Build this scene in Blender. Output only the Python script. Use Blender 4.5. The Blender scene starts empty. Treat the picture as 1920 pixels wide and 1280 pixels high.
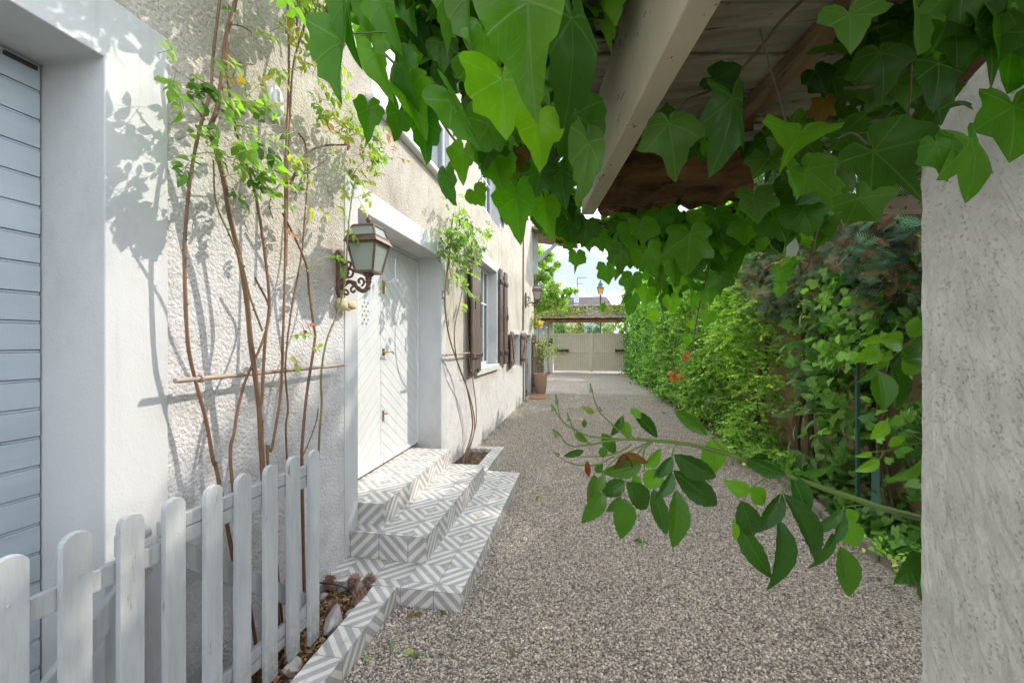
import bpy, math, random
import numpy as np
from mathutils import Vector, Matrix

# ------------------------------------------------------------------ camera, light, exposure
SC = bpy.context.scene
COL = SC.collection
R = math.radians
F, VX, CY, H = 790.0, 1095.0, 640.0, 1.52          # focal length in photo pixels, drive's vanishing point, horizon, eye height
TH = math.atan((VX - 960) / F)
SN, CS = math.sin(TH), math.cos(TH)
cam = bpy.data.cameras.new('camera')
cam.sensor_width = 36.0
cam.lens = 36.0 * F / 1920.0
cam.clip_start = 0.02
cam.clip_end = 2000
camo = bpy.data.objects.new('camera', cam)
COL.objects.link(camo)
camo.location = (0, 0, H)
camo.rotation_euler = (R(90), 0, TH)
SC.camera = camo

SUND = Vector((1.0, 1.08, 1.12)).normalized()        # towards the sun
sun = bpy.data.lights.new('sun', 'SUN')
sun.energy = 2.1
sun.angle = R(0.55)
sun.color = (1.0, 0.93, 0.82)
suno = bpy.data.objects.new('sun', sun)
COL.objects.link(suno)
suno.rotation_euler = SUND.to_track_quat('Z', 'Y').to_euler()
suno.location = (6, 6, 12)

world = bpy.data.worlds.new('World')
SC.world = world
world.use_nodes = True
nt = world.node_tree
nt.nodes.clear()
def wn(t, **k):
    n = nt.nodes.new(t)
    for a, b in k.items():
        setattr(n, a, b)
    return n
sky = wn('ShaderNodeTexSky')
sky.sky_type = 'NISHITA'
sky.sun_disc = False
sky.sun_elevation = math.asin(SUND.z)
sky.sun_rotation = math.atan2(SUND.x, SUND.y)
sky.air_density = 1.0
sky.dust_density = 1.5
tc = wn('ShaderNodeTexCoord')
mp = wn('ShaderNodeMapping')
mp.inputs['Scale'].default_value = (1.0, 1.0, 2.6)
mp.inputs['Location'].default_value = (1.17, 4.98, 2.35)
ns = wn('ShaderNodeTexNoise')
ns.inputs['Scale'].default_value = 2.6
ns.inputs['Detail'].default_value = 9
ns.inputs['Roughness'].default_value = 0.55
cr = wn('ShaderNodeValToRGB')
cr.color_ramp.elements[0].position = 0.40
cr.color_ramp.elements[0].color = (0, 0, 0, 1)
cr.color_ramp.elements[1].position = 0.50
cr.color_ramp.elements[1].color = (1, 1, 1, 1)
mx = wn('ShaderNodeMix', data_type='RGBA')
bg = wn('ShaderNodeBackground')
bg.inputs['Strength'].default_value = 0.15
wo = wn('ShaderNodeOutputWorld')
L = nt.links.new
L(tc.outputs['Generated'], mp.inputs['Vector'])
L(mp.outputs[0], ns.inputs['Vector'])
L(ns.outputs['Fac'], cr.inputs['Fac'])
L(cr.outputs['Color'], mx.inputs['Factor'])
cap = wn('ShaderNodeVectorMath', operation='MINIMUM')        # clear sky between the clouds, without the white glare low down
cap.inputs[1].default_value = (2.35, 2.8, 3.35)
L(sky.outputs[0], cap.inputs[0])
L(cap.outputs[0], mx.inputs['A'])
ns2 = wn('ShaderNodeTexNoise')
ns2.inputs['Scale'].default_value = 7.0
ns2.inputs['Detail'].default_value = 7
L(mp.outputs[0], ns2.inputs['Vector'])
cr2 = wn('ShaderNodeValToRGB')                               # cloud shading, grey bases to bright tops
cr2.color_ramp.elements[0].position = 0.36
cr2.color_ramp.elements[0].color = (0.27, 0.285, 0.315, 1)
cr2.color_ramp.elements[1].position = 0.56
cr2.color_ramp.elements[1].color = (0.965, 1.02, 1.12, 1)
L(ns2.outputs['Fac'], cr2.inputs['Fac'])
sc2 = wn('ShaderNodeVectorMath', operation='SCALE')
sc2.inputs['Scale'].default_value = 12.5
L(cr2.outputs['Color'], sc2.inputs[0])
L(sc2.outputs[0], mx.inputs['B'])
L(mx.outputs['Result'], bg.inputs['Color'])
L(bg.outputs[0], wo.inputs['Surface'])

SC.view_settings.view_transform = 'Standard'
SC.view_settings.look = 'None'
SC.view_settings.exposure = 1.22
SC.view_settings.gamma = 1.0
SC.render.film_transparent = False
SC.cycles.max_bounces = 8
SC.cycles.diffuse_bounces = 4
SC.cycles.glossy_bounces = 3
SC.cycles.transmission_bounces = 6
SC.cycles.transparent_max_bounces = 8
SC.cycles.use_denoising = True
SC.cycles.caustics_reflective = False
SC.cycles.caustics_refractive = False

rng = np.random.default_rng(7)
random.seed(7)

# ------------------------------------------------------------------ measuring helpers (photo pixel -> point of the place)
def ray(px, py):
    a = (px - 960) / F
    b = (640 - py) / F
    return Vector((-SN + CS * a, CS + SN * a, b))
def at_x(px, py, x):
    d = ray(px, py); t = x / d.x
    return Vector((x, d.y * t, H + d.z * t))
def at_y(px, py, y):
    d = ray(px, py); t = y / d.y
    return Vector((d.x * t, y, H + d.z * t))
def at_z(px, py, z=0.0):
    d = ray(px, py); t = (z - H) / d.z
    return Vector((d.x * t, d.y * t, z))
def at_d(px, py, D):
    return ray(px, py) * D + Vector((0, 0, H))
FWD = Vector((-SN, CS, 0)); RGT = Vector((CS, SN, 0)); UP = Vector((0, 0, 1))
def cw(r, D, z):
    """point r metres right of, D metres ahead of where one stands under the shelter, at height z"""
    v = RGT * r + FWD * D
    return Vector((v.x, v.y, z))

# ------------------------------------------------------------------ object helpers
def tag(o, label=None, cat=None, group=None, kind=None):
    if label: o['label'] = label
    if cat: o['category'] = cat
    if group: o['group'] = group
    if kind: o['kind'] = kind
    return o
def origin(p):
    v = Vector((0, 0, 0))
    while p is not None:
        v = v + Vector(p.location); p = p.parent
    return v
def thing(name, label, cat, loc=(0, 0, 0), group=None):
    o = bpy.data.objects.new(name, None)
    o.empty_display_size = 0.1
    COL.objects.link(o)
    o.location = loc
    return tag(o, label, cat, group)
def mesh(name, V, Fc, mat, parent=None, uv=None, col=None, smooth=False, bevel=0.0, loc=None):
    V = np.asarray(V, dtype=np.float64).reshape(-1, 3)
    if parent is not None:
        o0 = origin(parent)
    elif loc is not None:
        o0 = Vector(loc)
    else:
        o0 = Vector((0, 0, 0))
    V = V - np.array(o0)
    me = bpy.data.meshes.new(name)
    if isinstance(Fc, np.ndarray):
        n, k = Fc.shape
        me.vertices.add(len(V)); me.vertices.foreach_set('co', V.astype(np.float32).ravel())
        me.loops.add(n * k); me.loops.foreach_set('vertex_index', Fc.astype(np.int32).ravel())
        me.polygons.add(n)
        me.polygons.foreach_set('loop_start', np.arange(0, n * k, k, dtype=np.int32))
        me.polygons.foreach_set('loop_total', np.full(n, k, dtype=np.int32))
        me.update(calc_edges=True)
    else:
        me.from_pydata([tuple(v) for v in V], [], [tuple(f) for f in Fc])
    if uv is not None:
        l = me.uv_layers.new(name='UVMap')
        vi = np.empty(len(me.loops), dtype=np.int32); me.loops.foreach_get('vertex_index', vi)
        l.data.foreach_set('uv', np.asarray(uv, dtype=np.float32)[vi].ravel())
    if col is not None:
        a = me.color_attributes.new('lc', 'FLOAT_COLOR', 'POINT')
        c = np.ones((len(V), 4), dtype=np.float32); c[:, :3] = col
        a.data.foreach_set('color', c.ravel())
    if smooth:
        me.polygons.foreach_set('use_smooth', np.ones(len(me.polygons), dtype=bool))
    me.materials.append(mat)
    me.update()
    o = bpy.data.objects.new(name, me)
    COL.objects.link(o)
    if parent is not None:
        o.parent = parent
    elif loc is not None:
        o.location = loc
    if bevel > 0:
        b = o.modifiers.new('bevel', 'BEVEL'); b.width = bevel; b.segments = 2; b.limit_method = 'ANGLE'
    return o

class MB:
    """collects boxes, bars, tubes, prisms and builds them as one mesh"""
    def __init__(s):
        s.v = []; s.f = []; s.uv = []; s.cuts = []
    def add(s, v, f, uv=None):
        o = len(s.v); s.cuts.append((o, len(s.f)))
        s.v += [tuple(p) for p in v]
        s.f += [tuple(i + o for i in q) for q in f]
        s.uv += list(uv) if uv is not None else [(0, 0)] * len(v)
        return s
    def box(s, x0, x1, y0, y1, z0, z1):
        v = [(x, y, z) for x in (x0, x1) for y in (y0, y1) for z in (z0, z1)]
        return s.add(v, [(0, 1, 3, 2), (4, 6, 7, 5), (0, 4, 5, 1), (2, 3, 7, 6), (0, 2, 6, 4), (1, 5, 7, 3)])
    def uvbox(s, x0, x1, y0, y1, z0, z1, ox=0, oy=0):
        """box whose faces carry their own metre coordinates (tiles run on round the edges)"""
        for (a, q) in (('x', x0), ('x', x1), ('y', y0), ('y', y1), ('z', z0), ('z', z1)):
            if a == 'x':
                v = [(q, y0, z0), (q, y1, z0), (q, y1, z1), (q, y0, z1)]; uv = [(p[1] - oy, p[2] - z1) for p in v]
            elif a == 'y':
                v = [(x0, q, z0), (x1, q, z0), (x1, q, z1), (x0, q, z1)]; uv = [(p[0] - ox, p[2] - z1) for p in v]
            else:
                v = [(x0, y0, q), (x1, y0, q), (x1, y1, q), (x0, y1, q)]; uv = [(p[0] - ox, p[1] - oy) for p in v]
            f = (0, 1, 2, 3) if q in (x1, z1) or (a == 'y' and q == y0) else (3, 2, 1, 0)
            s.add(v, [f], uv)
        return s
    def bar(s, a, b, w, h, up=(0, 0, 1)):
        """rectangular bar from a to b"""
        a = Vector(a); b = Vector(b); d = (b - a).normalized(); u = Vector(up)
        x = d.cross(u)
        if x.length < 1e-5: x = d.cross(Vector((1, 0, 0)))
        x.normalize(); z = x.cross(d)
        v = [p + x * (i * w / 2) + z * (j * h / 2) for p in (a, b) for i, j in ((-1, -1), (1, -1), (1, 1), (-1, 1))]
        return s.add(v, [(3, 2, 1, 0), (4, 5, 6, 7), (0, 1, 5, 4), (1, 2, 6, 5), (2, 3, 7, 6), (3, 0, 4, 7)])
    def tube(s, pts, r0, r1=None, n=7, bumps=0.0):
        pts = [Vector(p) for p in pts]
        if len(pts) < 2: return s
        r1 = r0 if r1 is None else r1
        t0 = (pts[1] - pts[0]).normalized()
        x = t0.cross(Vector((0.3, 0.2, 1)))
        if x.length < 1e-4: x = t0.cross(Vector((1, 0, 0)))
        x.normalize()
        V = []; Fc = []
        m = len(pts)
        for i, p in enumerate(pts):
            t = (pts[min(i + 1, m - 1)] - pts[max(i - 1, 0)]).normalized()
            x = (x - t * x.dot(t)).normalized(); y = t.cross(x)
            r = (r0 + (r1 - r0) * i / (m - 1)) * (1 + bumps * random.uniform(-1, 1))
            for k in range(n):
                a = 2 * math.pi * k / n
                V.append(p + x * (math.cos(a) * r) + y * (math.sin(a) * r))
        for i in range(m - 1):
            for k in range(n):
                k2 = (k + 1) % n
                Fc.append((i * n + k, i * n + k2, (i + 1) * n + k2, (i + 1) * n + k))
        Fc.append(tuple(range(n - 1, -1, -1))); Fc.append(tuple((m - 1) * n + k for k in range(n)))
        return s.add(V, Fc)
    def lathe(s, c, prof, n=24):
        c = Vector(c); V = []; Fc = []
        for r, z in prof:
            for k in range(n):
                a = 2 * math.pi * k / n
                V.append(c + Vector((math.cos(a) * r, math.sin(a) * r, z)))
        for i in range(len(prof) - 1):
            for k in range(n):
                k2 = (k + 1) % n
                Fc.append((i * n + k, i * n + k2, (i + 1) * n + k2, (i + 1) * n + k))
        return s.add(V, Fc)
    def prism(s, poly, vec):
        """polygon (list of points) pushed along vec"""
        vec = Vector(vec); n = len(poly)
        v = [Vector(p) for p in poly] + [Vector(p) + vec for p in poly]
        f = [tuple(range(n)), tuple(range(2 * n - 1, n - 1, -1))] + [((i + 1) % n, i, n + i, n + (i + 1) % n) for i in range(n)]
        return s.add(v, f)
    def build(s, name, mat, parent=None, bevel=0.0, smooth=False, uv=False, loc=None):
        o = mesh(name, s.v, s.f, mat, parent, uv=s.uv if uv else None, smooth=smooth, bevel=bevel, loc=loc)
        if smooth:
            try:
                o.data.set_sharp_from_angle(angle=R(50))
            except Exception:
                pass
        return o
def build_each(b, name, mat, parent, bevel=0.0, smooth=False):
    """every piece collected in b as an object of its own"""
    cuts = b.cuts + [(len(b.v), len(b.f))]; out = []
    for (v0, f0), (v1, f1) in zip(cuts[:-1], cuts[1:]):
        q = MB(); q.v = b.v[v0:v1]; q.f = [tuple(i - v0 for i in f) for f in b.f[f0:f1]]; q.uv = b.uv[v0:v1]
        out.append(q.build(name, mat, parent, bevel=bevel, smooth=smooth))
    return out
def spline(pts, k=5):
    """Catmull-Rom through pts"""
    P = [Vector(p) for p in pts]
    if len(P) < 3: 
        return [P[0].lerp(P[-1], i / k) for i in range(k + 1)]
    Q = [P[0] * 2 - P[1]] + P + [P[-1] * 2 - P[-2]]
    out = []
    for i in range(1, len(Q) - 2):
        for j in range(k):
            t = j / k
            a, b, c, d = Q[i - 1], Q[i], Q[i + 1], Q[i + 2]
            out.append(0.5 * ((2 * b) + (c - a) * t + (2 * a - 5 * b + 4 * c - d) * t * t + (3 * b - a - 3 * c + d) * t ** 3))
    out.append(P[-1])
    return out

# ------------------------------------------------------------------ materials
def new_mat(name):
    m = bpy.data.materials.new(name); m.use_nodes = True
    t = m.node_tree; t.nodes.clear()
    out = t.nodes.new('ShaderNodeOutputMaterial')
    b = t.nodes.new('ShaderNodeBsdfPrincipled')
    t.links.new(b.outputs[0], out.inputs['Surface'])
    return m, t, b, out
class N:
    """short node writing"""
    def __init__(s, t): s.t = t
    def n(s, ty, **k):
        q = s.t.nodes.new(ty)
        for a, b in k.items(): setattr(q, a, b)
        return q
    def l(s, a, b): s.t.links.new(a, b)
    def obj(s):
        return s.n('ShaderNodeTexCoord').outputs['Object']
    def geo(s):
        return s.n('ShaderNodeNewGeometry').outputs['Position']
    def noise(s, vec, scale, detail=4, rough=0.55, dist=0.0):
        q = s.n('ShaderNodeTexNoise')
        q.inputs['Scale'].default_value = scale; q.inputs['Detail'].default_value = detail
        q.inputs['Roughness'].default_value = rough; q.inputs['Distortion'].default_value = dist
        s.l(vec, q.inputs['Vector']); return q.outputs['Fac']
    def scale(s, vec, sc):
        q = s.n('ShaderNodeMapping'); q.inputs['Scale'].default_value = sc
        s.l(vec, q.inputs['Vector']); return q.outputs[0]
    def ramp(s, fac, stops):
        q = s.n('ShaderNodeValToRGB'); e = q.color_ramp.elements
        while len(e) > 1: e.remove(e[-1])
        for i, (p, c) in enumerate(stops):
            if i == 0: el = e[0]; el.position = p
            else: el = e.new(p)
            if not hasattr(c, '__len__'): c = (c, c, c)
            el.color = (*c[:3], 1)
        s.l(fac, q.inputs['Fac']); return q.outputs['Color']
    def mix(s, f, a, b, mode='MIX'):
        q = s.n('ShaderNodeMix', data_type='RGBA', blend_type=mode)
        for inp, v in (('Factor', f), ('A', a), ('B', b)):
            i = q.inputs[inp]
            if isinstance(v, bpy.types.NodeSocket): s.l(v, i)
            elif hasattr(v, '__len__'): i.default_value = (*v[:3], 1)
            elif inp == 'Factor': i.default_value = v
            else: i.default_value = (v, v, v, 1)
        return q.outputs['Result']
    def m(s, op, a, b=None, c=None):
        q = s.n('ShaderNodeMath', operation=op)
        for i, v in enumerate((a, b, c)):
            if v is None: continue
            if isinstance(v, bpy.types.NodeSocket): s.l(v, q.inputs[i])
            else: q.inputs[i].default_value = v
        return q.outputs[0]
    def sep(s, vec):
        q = s.n('ShaderNodeSeparateXYZ'); s.l(vec, q.inputs[0]); return q.outputs
    def bump(s, h, strength, dist, norm=None):
        q = s.n('ShaderNodeBump'); q.inputs['Strength'].default_value = strength; q.inputs['Distance'].default_value = dist
        s.l(h, q.inputs['Height'])
        if norm is not None: s.l(norm, q.inputs['Normal'])
        return q.outputs[0]

def simple(name, c, rough=0.6, c2=None, sc=12, bump=0.0, bsc=40, metal=0.0, stretch=(1, 1, 1), spec=0.5, detail=5):
    m, t, b, o = new_mat(name); n = N(t)
    v = n.scale(n.obj(), stretch)
    f = n.noise(v, sc, detail)
    c2 = c2 or tuple(x * 0.72 for x in c)
    n.l(n.ramp(f, [(0.3, c2), (0.68, c)]), b.inputs['Base Color'])
    b.inputs['Roughness'].default_value = rough
    b.inputs['Metallic'].default_value = metal
    b.inputs['Specular IOR Level'].default_value = spec
    if bump:
        n.l(n.bump(n.noise(v, bsc, 5), 0.6, bump), b.inputs['Normal'])
    return m

def roughcast(name):
    """coarse beige render over the house wall, whitewashed and flaking low down"""
    m, t, b, o = new_mat(name); n = N(t)
    g = n.geo(); x, y, z = n.sep(g)[:3]
    big = n.noise(g, 1.3, 5, 0.6)
    mid = n.noise(n.scale(g, (1, 1, 0.45)), 5.0, 6, 0.65)
    base = n.ramp(big, [(0.3, (0.46, 0.405, 0.345)), (0.5, (0.58, 0.53, 0.46)), (0.72, (0.65, 0.605, 0.54))])
    stain = n.ramp(mid, [(0.32, (0.30, 0.26, 0.22)), (0.5, (1, 1, 1))])
    base = n.mix(0.34, base, stain, 'MULTIPLY')
    fine = n.noise(g, 95, 3, 0.6)
    grit = n.ramp(fine, [(0.30, (0.45, 0.40, 0.36)), (0.46, (1, 1, 1))])
    base = n.mix(0.75, base, grit, 'MULTIPLY')
    # whitewash line: higher near the garage, lower beyond the front door
    line = n.n('ShaderNodeMapRange'); line.inputs['From Min'].default_value = 1.5; line.inputs['From Max'].default_value = 6.0
    line.inputs['To Min'].default_value = 2.25; line.inputs['To Max'].default_value = 1.05
    n.l(y, line.inputs['Value'])
    dz = n.m('SUBTRACT', line.outputs[0], z)
    ww = n.m('ADD', dz, n.m('MULTIPLY', n.m('SUBTRACT', n.noise(n.scale(g, (1, 1, 0.6)), 2.4, 6, 0.6), 0.5), 1.6))
    wf = n.ramp(ww, [(0.0, 0.0), (0.28, 0.92)])
    flake = n.ramp(n.noise(n.scale(g, (1, 1, 0.5)), 7.5, 8, 0.7), [(0.33, 0.35), (0.43, 1.0)])
    wf = n.m('MULTIPLY', wf, flake)
    white = n.ramp(n.noise(g, 9, 5), [(0.3, (0.58, 0.56, 0.555)), (0.65, (0.71, 0.695, 0.69))])
    white = n.mix(0.35, white, grit, 'MULTIPLY')
    colr = n.mix(wf, base, white)
    n.l(colr, b.inputs['Base Color'])
    b.inputs['Roughness'].default_value = 0.93
    b.inputs['Specular IOR Level'].default_value = 0.2
    vo = n.n('ShaderNodeTexVoronoi'); vo.inputs['Scale'].default_value = 62; n.l(g, vo.inputs['Vector'])
    h = n.m('ADD', n.m('MULTIPLY', vo.outputs['Distance'], -0.6), n.m('MULTIPLY', n.noise(g, 110, 4, 0.7), 0.9))
    h = n.m('ADD', h, n.m('MULTIPLY', n.noise(g, 16, 4), 0.3))
    n.l(n.bump(h, 0.85, 0.010), b.inputs['Normal'])
    return m

def plaster(name, c=(0.57, 0.57, 0.565), fine=130, amp=0.002):
    m, t, b, o = new_mat(name); n = N(t)
    g = n.geo()
    f = n.noise(n.scale(g, (1, 1, 0.5)), 3.0, 7, 0.65)
    n.l(n.ramp(f, [(0.28, tuple(x * 0.82 for x in c)), (0.5, c), (0.75, tuple(min(.86, x * 1.05) for x in c))]), b.inputs['Base Color'])
    zz = n.sep(g)[2]
    foot = n.m('MULTIPLY', n.ramp(zz, [(0.05, 1.0), (0.75, 0.0)]), n.ramp(n.noise(g, 7, 7, 0.7), [(0.40, 0.0), (0.62, 1.0)]))
    streak = n.ramp(n.noise(n.scale(g, (1, 9, 0.5)), 1.6, 6, 0.65), [(0.30, 0.80), (0.46, 1.0)])
    c0 = b.inputs['Base Color'].links[0].from_socket
    c1 = n.mix(n.m('MULTIPLY', foot, 0.55), n.mix(0.55, c0, streak, 'MULTIPLY'), (0.30, 0.27, 0.235))
    n.l(c1, b.inputs['Base Color'])
    b.inputs['Roughness'].default_value = 0.85
    b.inputs['Specular IOR Level'].default_value = 0.25
    h = n.m('ADD', n.noise(g, fine, 4), n.m('MULTIPLY', n.noise(g, 14, 4), 1.5))
    n.l(n.bump(h, 0.6, amp), b.inputs['Normal'])
    return m

def painted(name, c, stretch=(1, 1, 1), chips=0.0, chipc=(0.16, 0.12, 0.09), rough=0.5, wear=0.9, splash=0.0, grain=0.0012):
    m, t, b, o = new_mat(name); n = N(t)
    g = n.scale(n.geo(), stretch)
    f = n.noise(g, 9, 6, 0.6)
    colr = n.ramp(f, [(0.3, tuple(x * wear * 0.93 for x in c)), (0.62, c)])
    if chips > 0:
        q = n.ramp(n.noise(g, 26, 8, 0.72), [(chips - 0.03, 1.0), (chips, 0.0)])
        colr = n.mix(q, colr, chipc)
    if splash:
        p = n.geo()
        f2 = n.m('MULTIPLY', n.ramp(n.sep(p)[2], [(0.06, 1.0), (0.34, 0.0)]), n.ramp(n.noise(p, 30, 7, 0.7), [(0.35, 0.0), (0.6, 1.0)]))
        colr = n.mix(n.m('MULTIPLY', f2, splash), colr, (0.22, 0.17, 0.12))
        colr = n.mix(0.35, colr, n.ramp(n.noise(n.scale(p, (1, 6, 0.8)), 9, 6, 0.65), [(0.34, 0.72), (0.55, 1.0)]), 'MULTIPLY')
    n.l(colr, b.inputs['Base Color'])
    b.inputs['Roughness'].default_value = rough
    n.l(n.bump(n.m('ADD', n.noise(g, 45, 5, 0.6), n.noise(n.scale(n.geo(), (1, 1, .06)), 190, 4, 0.6)), 0.6, grain), b.inputs['Normal'])
    return m

def tile_mat():
    """cement tiles, 20 cm, mirrored diagonal stripes in grey and cream"""
    m, t, b, o = new_mat('cement_tile'); n = N(t)
    uv = n.n('ShaderNodeUVMap').outputs[0]
    x, y, z = n.sep(uv)[:3]
    def tri(q):   # 0..1..0 over two tiles
        p = n.m('FRACT', n.m('ADD', n.m('DIVIDE', q, 0.4), 100.0))
        return n.m('ABSOLUTE', n.m('SUBTRACT', n.m('MULTIPLY', p, 2.0), 1.0))
    u, v = tri(x), tri(y)
    s_ = n.m('FRACT', n.m('ADD', n.m('MULTIPLY', n.m('ADD', u, v), 2.5), 0.25))
    band = n.ramp(s_, [(0.0, 0.0), (0.03, 1.0), (0.47, 1.0), (0.50, 0.0)])
    wear = n.noise(n.obj(), 8, 6, 0.6)
    grey = n.ramp(wear, [(0.3, (0.31, 0.31, 0.305)), (0.7, (0.44, 0.435, 0.42))])
    tl = n.n('ShaderNodeTexWhiteNoise'); tl.noise_dimensions = '2D'
    fl = n.n('ShaderNodeVectorMath', operation='FLOOR'); dv = n.n('ShaderNodeVectorMath', operation='SCALE'); dv.inputs['Scale'].default_value = 5.0; n.l(uv, dv.inputs[0]); n.l(dv.outputs[0], fl.inputs[0]); n.l(fl.outputs[0], tl.inputs['Vector'])
    cream = n.ramp(wear, [(0.3, (0.62, 0.57, 0.50)), (0.7, (0.74, 0.70, 0.64))])
    c = n.mix(band, grey, cream)
    def joint(q):
        p = n.m('FRACT', n.m('ADD', n.m('DIVIDE', q, 0.2), 100.0))
        return n.m('GREATER_THAN', n.m('ABSOLUTE', n.m('SUBTRACT', p, 0.5)), 0.487)
    j = n.m('MAXIMUM', joint(x), joint(y))
    c = n.mix(n.m('MULTIPLY', j, 0.85), c, (0.24, 0.21, 0.18))
    c = n.mix(0.5, c, n.ramp(tl.outputs['Value'], [(0.0, 0.80), (1.0, 1.06)]), 'MULTIPLY')
    c = n.mix(n.ramp(n.noise(n.geo(), 21, 8, 0.7), [(0.33, 0.45), (0.40, 0.0)]), c, (0.30, 0.26, 0.22))
    n.l(c, b.inputs['Base Color'])
    b.inputs['Roughness'].default_value = 0.62
    n.l(n.bump(n.m('SUBTRACT', n.noise(n.obj(), 60, 4), n.m('MULTIPLY', j, 2.0)), 0.4, 0.0012), b.inputs['Normal'])
    return m

def gravel_mat():
    m, t, b, o = new_mat('gravel_bed'); n = N(t)
    g = n.geo()
    vo = n.n('ShaderNodeTexVoronoi'); vo.inputs['Scale'].default_value = 105; n.l(g, vo.inputs['Vector'])
    sx = n.sep(vo.outputs['Color'])
    c = n.ramp(sx[0], [(0.0, (0.13, 0.11, 0.095)), (0.3, (0.32, 0.27, 0.215)), (0.6, (0.48, 0.405, 0.32)), (0.85, (0.61, 0.53, 0.43)), (1.0, (0.70, 0.65, 0.58))])
    patch = n.ramp(n.noise(g, 0.9, 5), [(0.3, (0.80, 0.80, 0.82)), (0.65, (1.0, 0.99, 0.97))])
    c = n.mix(1.0, c, patch, 'MULTIPLY')
    edge = n.ramp(vo.outputs['Distance'], [(0.42, (1, 1, 1)), (0.75, (0.35, 0.33, 0.31))])
    c = n.mix(0.8, c, edge, 'MULTIPLY')
    n.l(c, b.inputs['Base Color'])
    b.inputs['Roughness'].default_value = 0.8
    h = n.m('MULTIPLY', vo.outputs['Distance'], -1.0)
    n.l(n.bump(h, 0.8, 0.007), b.inputs['Normal'])
    return m

def pebble_mat():
    m, t, b, o = new_mat('pebbles'); n = N(t)
    r = n.n('ShaderNodeObjectInfo').outputs['Random']
    c = n.ramp(r, [(0.0, (0.10, 0.095, 0.095)), (0.2, (0.26, 0.225, 0.18)), (0.5, (0.50, 0.415, 0.325)), (0.78, (0.66, 0.56, 0.445)), (1.0, (0.82, 0.76, 0.66))])
    f = n.noise(n.obj(), 2.2, 4)
    c = n.mix(0.35, c, n.ramp(f, [(0.3, 0.45), (0.7, 1.0)]), 'MULTIPLY')
    n.l(c, b.inputs['Base Color'])
    b.inputs['Roughness'].default_value = 0.62
    return m

def leaf_mat(name, rough=0.42, transl=0.35, veins='pinnate', vein_amt=0.35, tint=(0.95, 1.3, 0.42), spec=0.28):
    """leaf: own colour from the mesh, light veins, light passes through it"""
    m, t, b, o = new_mat(name); n = N(t)
    a = n.n('ShaderNodeAttribute', attribute_name='lc').outputs['Color']
    uv = n.n('ShaderNodeUVMap').outputs[0]
    x, y, z = n.sep(uv)[:3]
    ax = n.m('ABSOLUTE', x)
    if veins == 'pinnate':
        mid = n.ramp(ax, [(0.0, 1.0), (0.035, 0.0)])
        sd = n.m('FRACT', n.m('SUBTRACT', n.m('MULTIPLY', y, 7.0), n.m('MULTIPLY', ax, 5.0)))
        sd = n.ramp(n.m('ABSOLUTE', n.m('SUBTRACT', sd, 0.5)), [(0.0, 0.45), (0.10, 0.0)])
        ve = n.m('MAXIMUM', mid, sd)
    elif veins == 'palmate':
        th = n.m('ARCTAN2', x, y)
        r = n.m('SQRT', n.m('ADD', n.m('MULTIPLY', x, x), n.m('MULTIPLY', y, y)))
        k = n.m('DIVIDE', th, 0.925)
        fr = n.m('ABSOLUTE', n.m('SUBTRACT', k, n.m('ROUND', k)))
        dist = n.m('MULTIPLY', fr, r)
        main = n.ramp(dist, [(0.006, 1.0), (0.026, 0.0)])
        sd = n.m('FRACT', n.m('SUBTRACT', n.m('MULTIPLY', r, 6.0), n.m('MULTIPLY', fr, 5.0)))
        sd = n.m('ABSOLUTE', n.m('SUBTRACT', sd, 0.5))
        sd = n.m('MULTIPLY', n.ramp(sd, [(0.0, 0.42), (0.07, 0.0)]), n.ramp(r, [(0.1, 0.0), (0.3, 1.0)]))
        ve = n.m('MAXIMUM', main, sd)
    else:
        ve = None
    c = a
    bl = n.noise(n.obj(), 30, 3)
    c = n.mix(0.5, c, n.ramp(bl, [(0.3, 0.72), (0.7, 1.12)]), 'MULTIPLY')
    sp_ = n.ramp(n.noise(n.obj(), 55, 5, 0.65), [(0.27, 1.0), (0.31, 0.0)])
    c = n.mix(n.m('MULTIPLY', sp_, 0.7), c, (0.16, 0.10, 0.03))
    if ve is not None:
        lite = n.mix(0.6, n.mix(1.0, a, (1.9, 1.7, 1.9), 'MULTIPLY'), (0.30, 0.38, 0.16))
        c = n.mix(n.m('MULTIPLY', ve, vein_amt), c, lite)
    bf = n.n('ShaderNodeNewGeometry').outputs['Backfacing']
    c = n.mix(n.m('MULTIPLY', bf, 0.5), c, n.mix(1.0, a, (1.25, 1.22, 1.3), 'MULTIPLY'))
    n.l(c, b.inputs['Base Color'])
    b.inputs['Roughness'].default_value = rough
    b.inputs['Specular IOR Level'].default_value = spec
    if ve is not None:
        n.l(n.bump(ve, 0.35, 0.002), b.inputs['Normal'])
    tr = n.n('ShaderNodeBsdfTranslucent')
    n.l(n.mix(1.0, n.mix(1.0, c, (1.7, 1.7, 1.7), 'MULTIPLY'), tint, 'MULTIPLY'), tr.inputs['Color'])
    ms = n.n('ShaderNodeMixShader'); ms.inputs[0].default_value = transl
    n.l(b.outputs[0], ms.inputs[1]); n.l(tr.outputs[0], ms.inputs[2])
    n.l(ms.outputs[0], o.inputs['Surface'])
    return m

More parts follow.
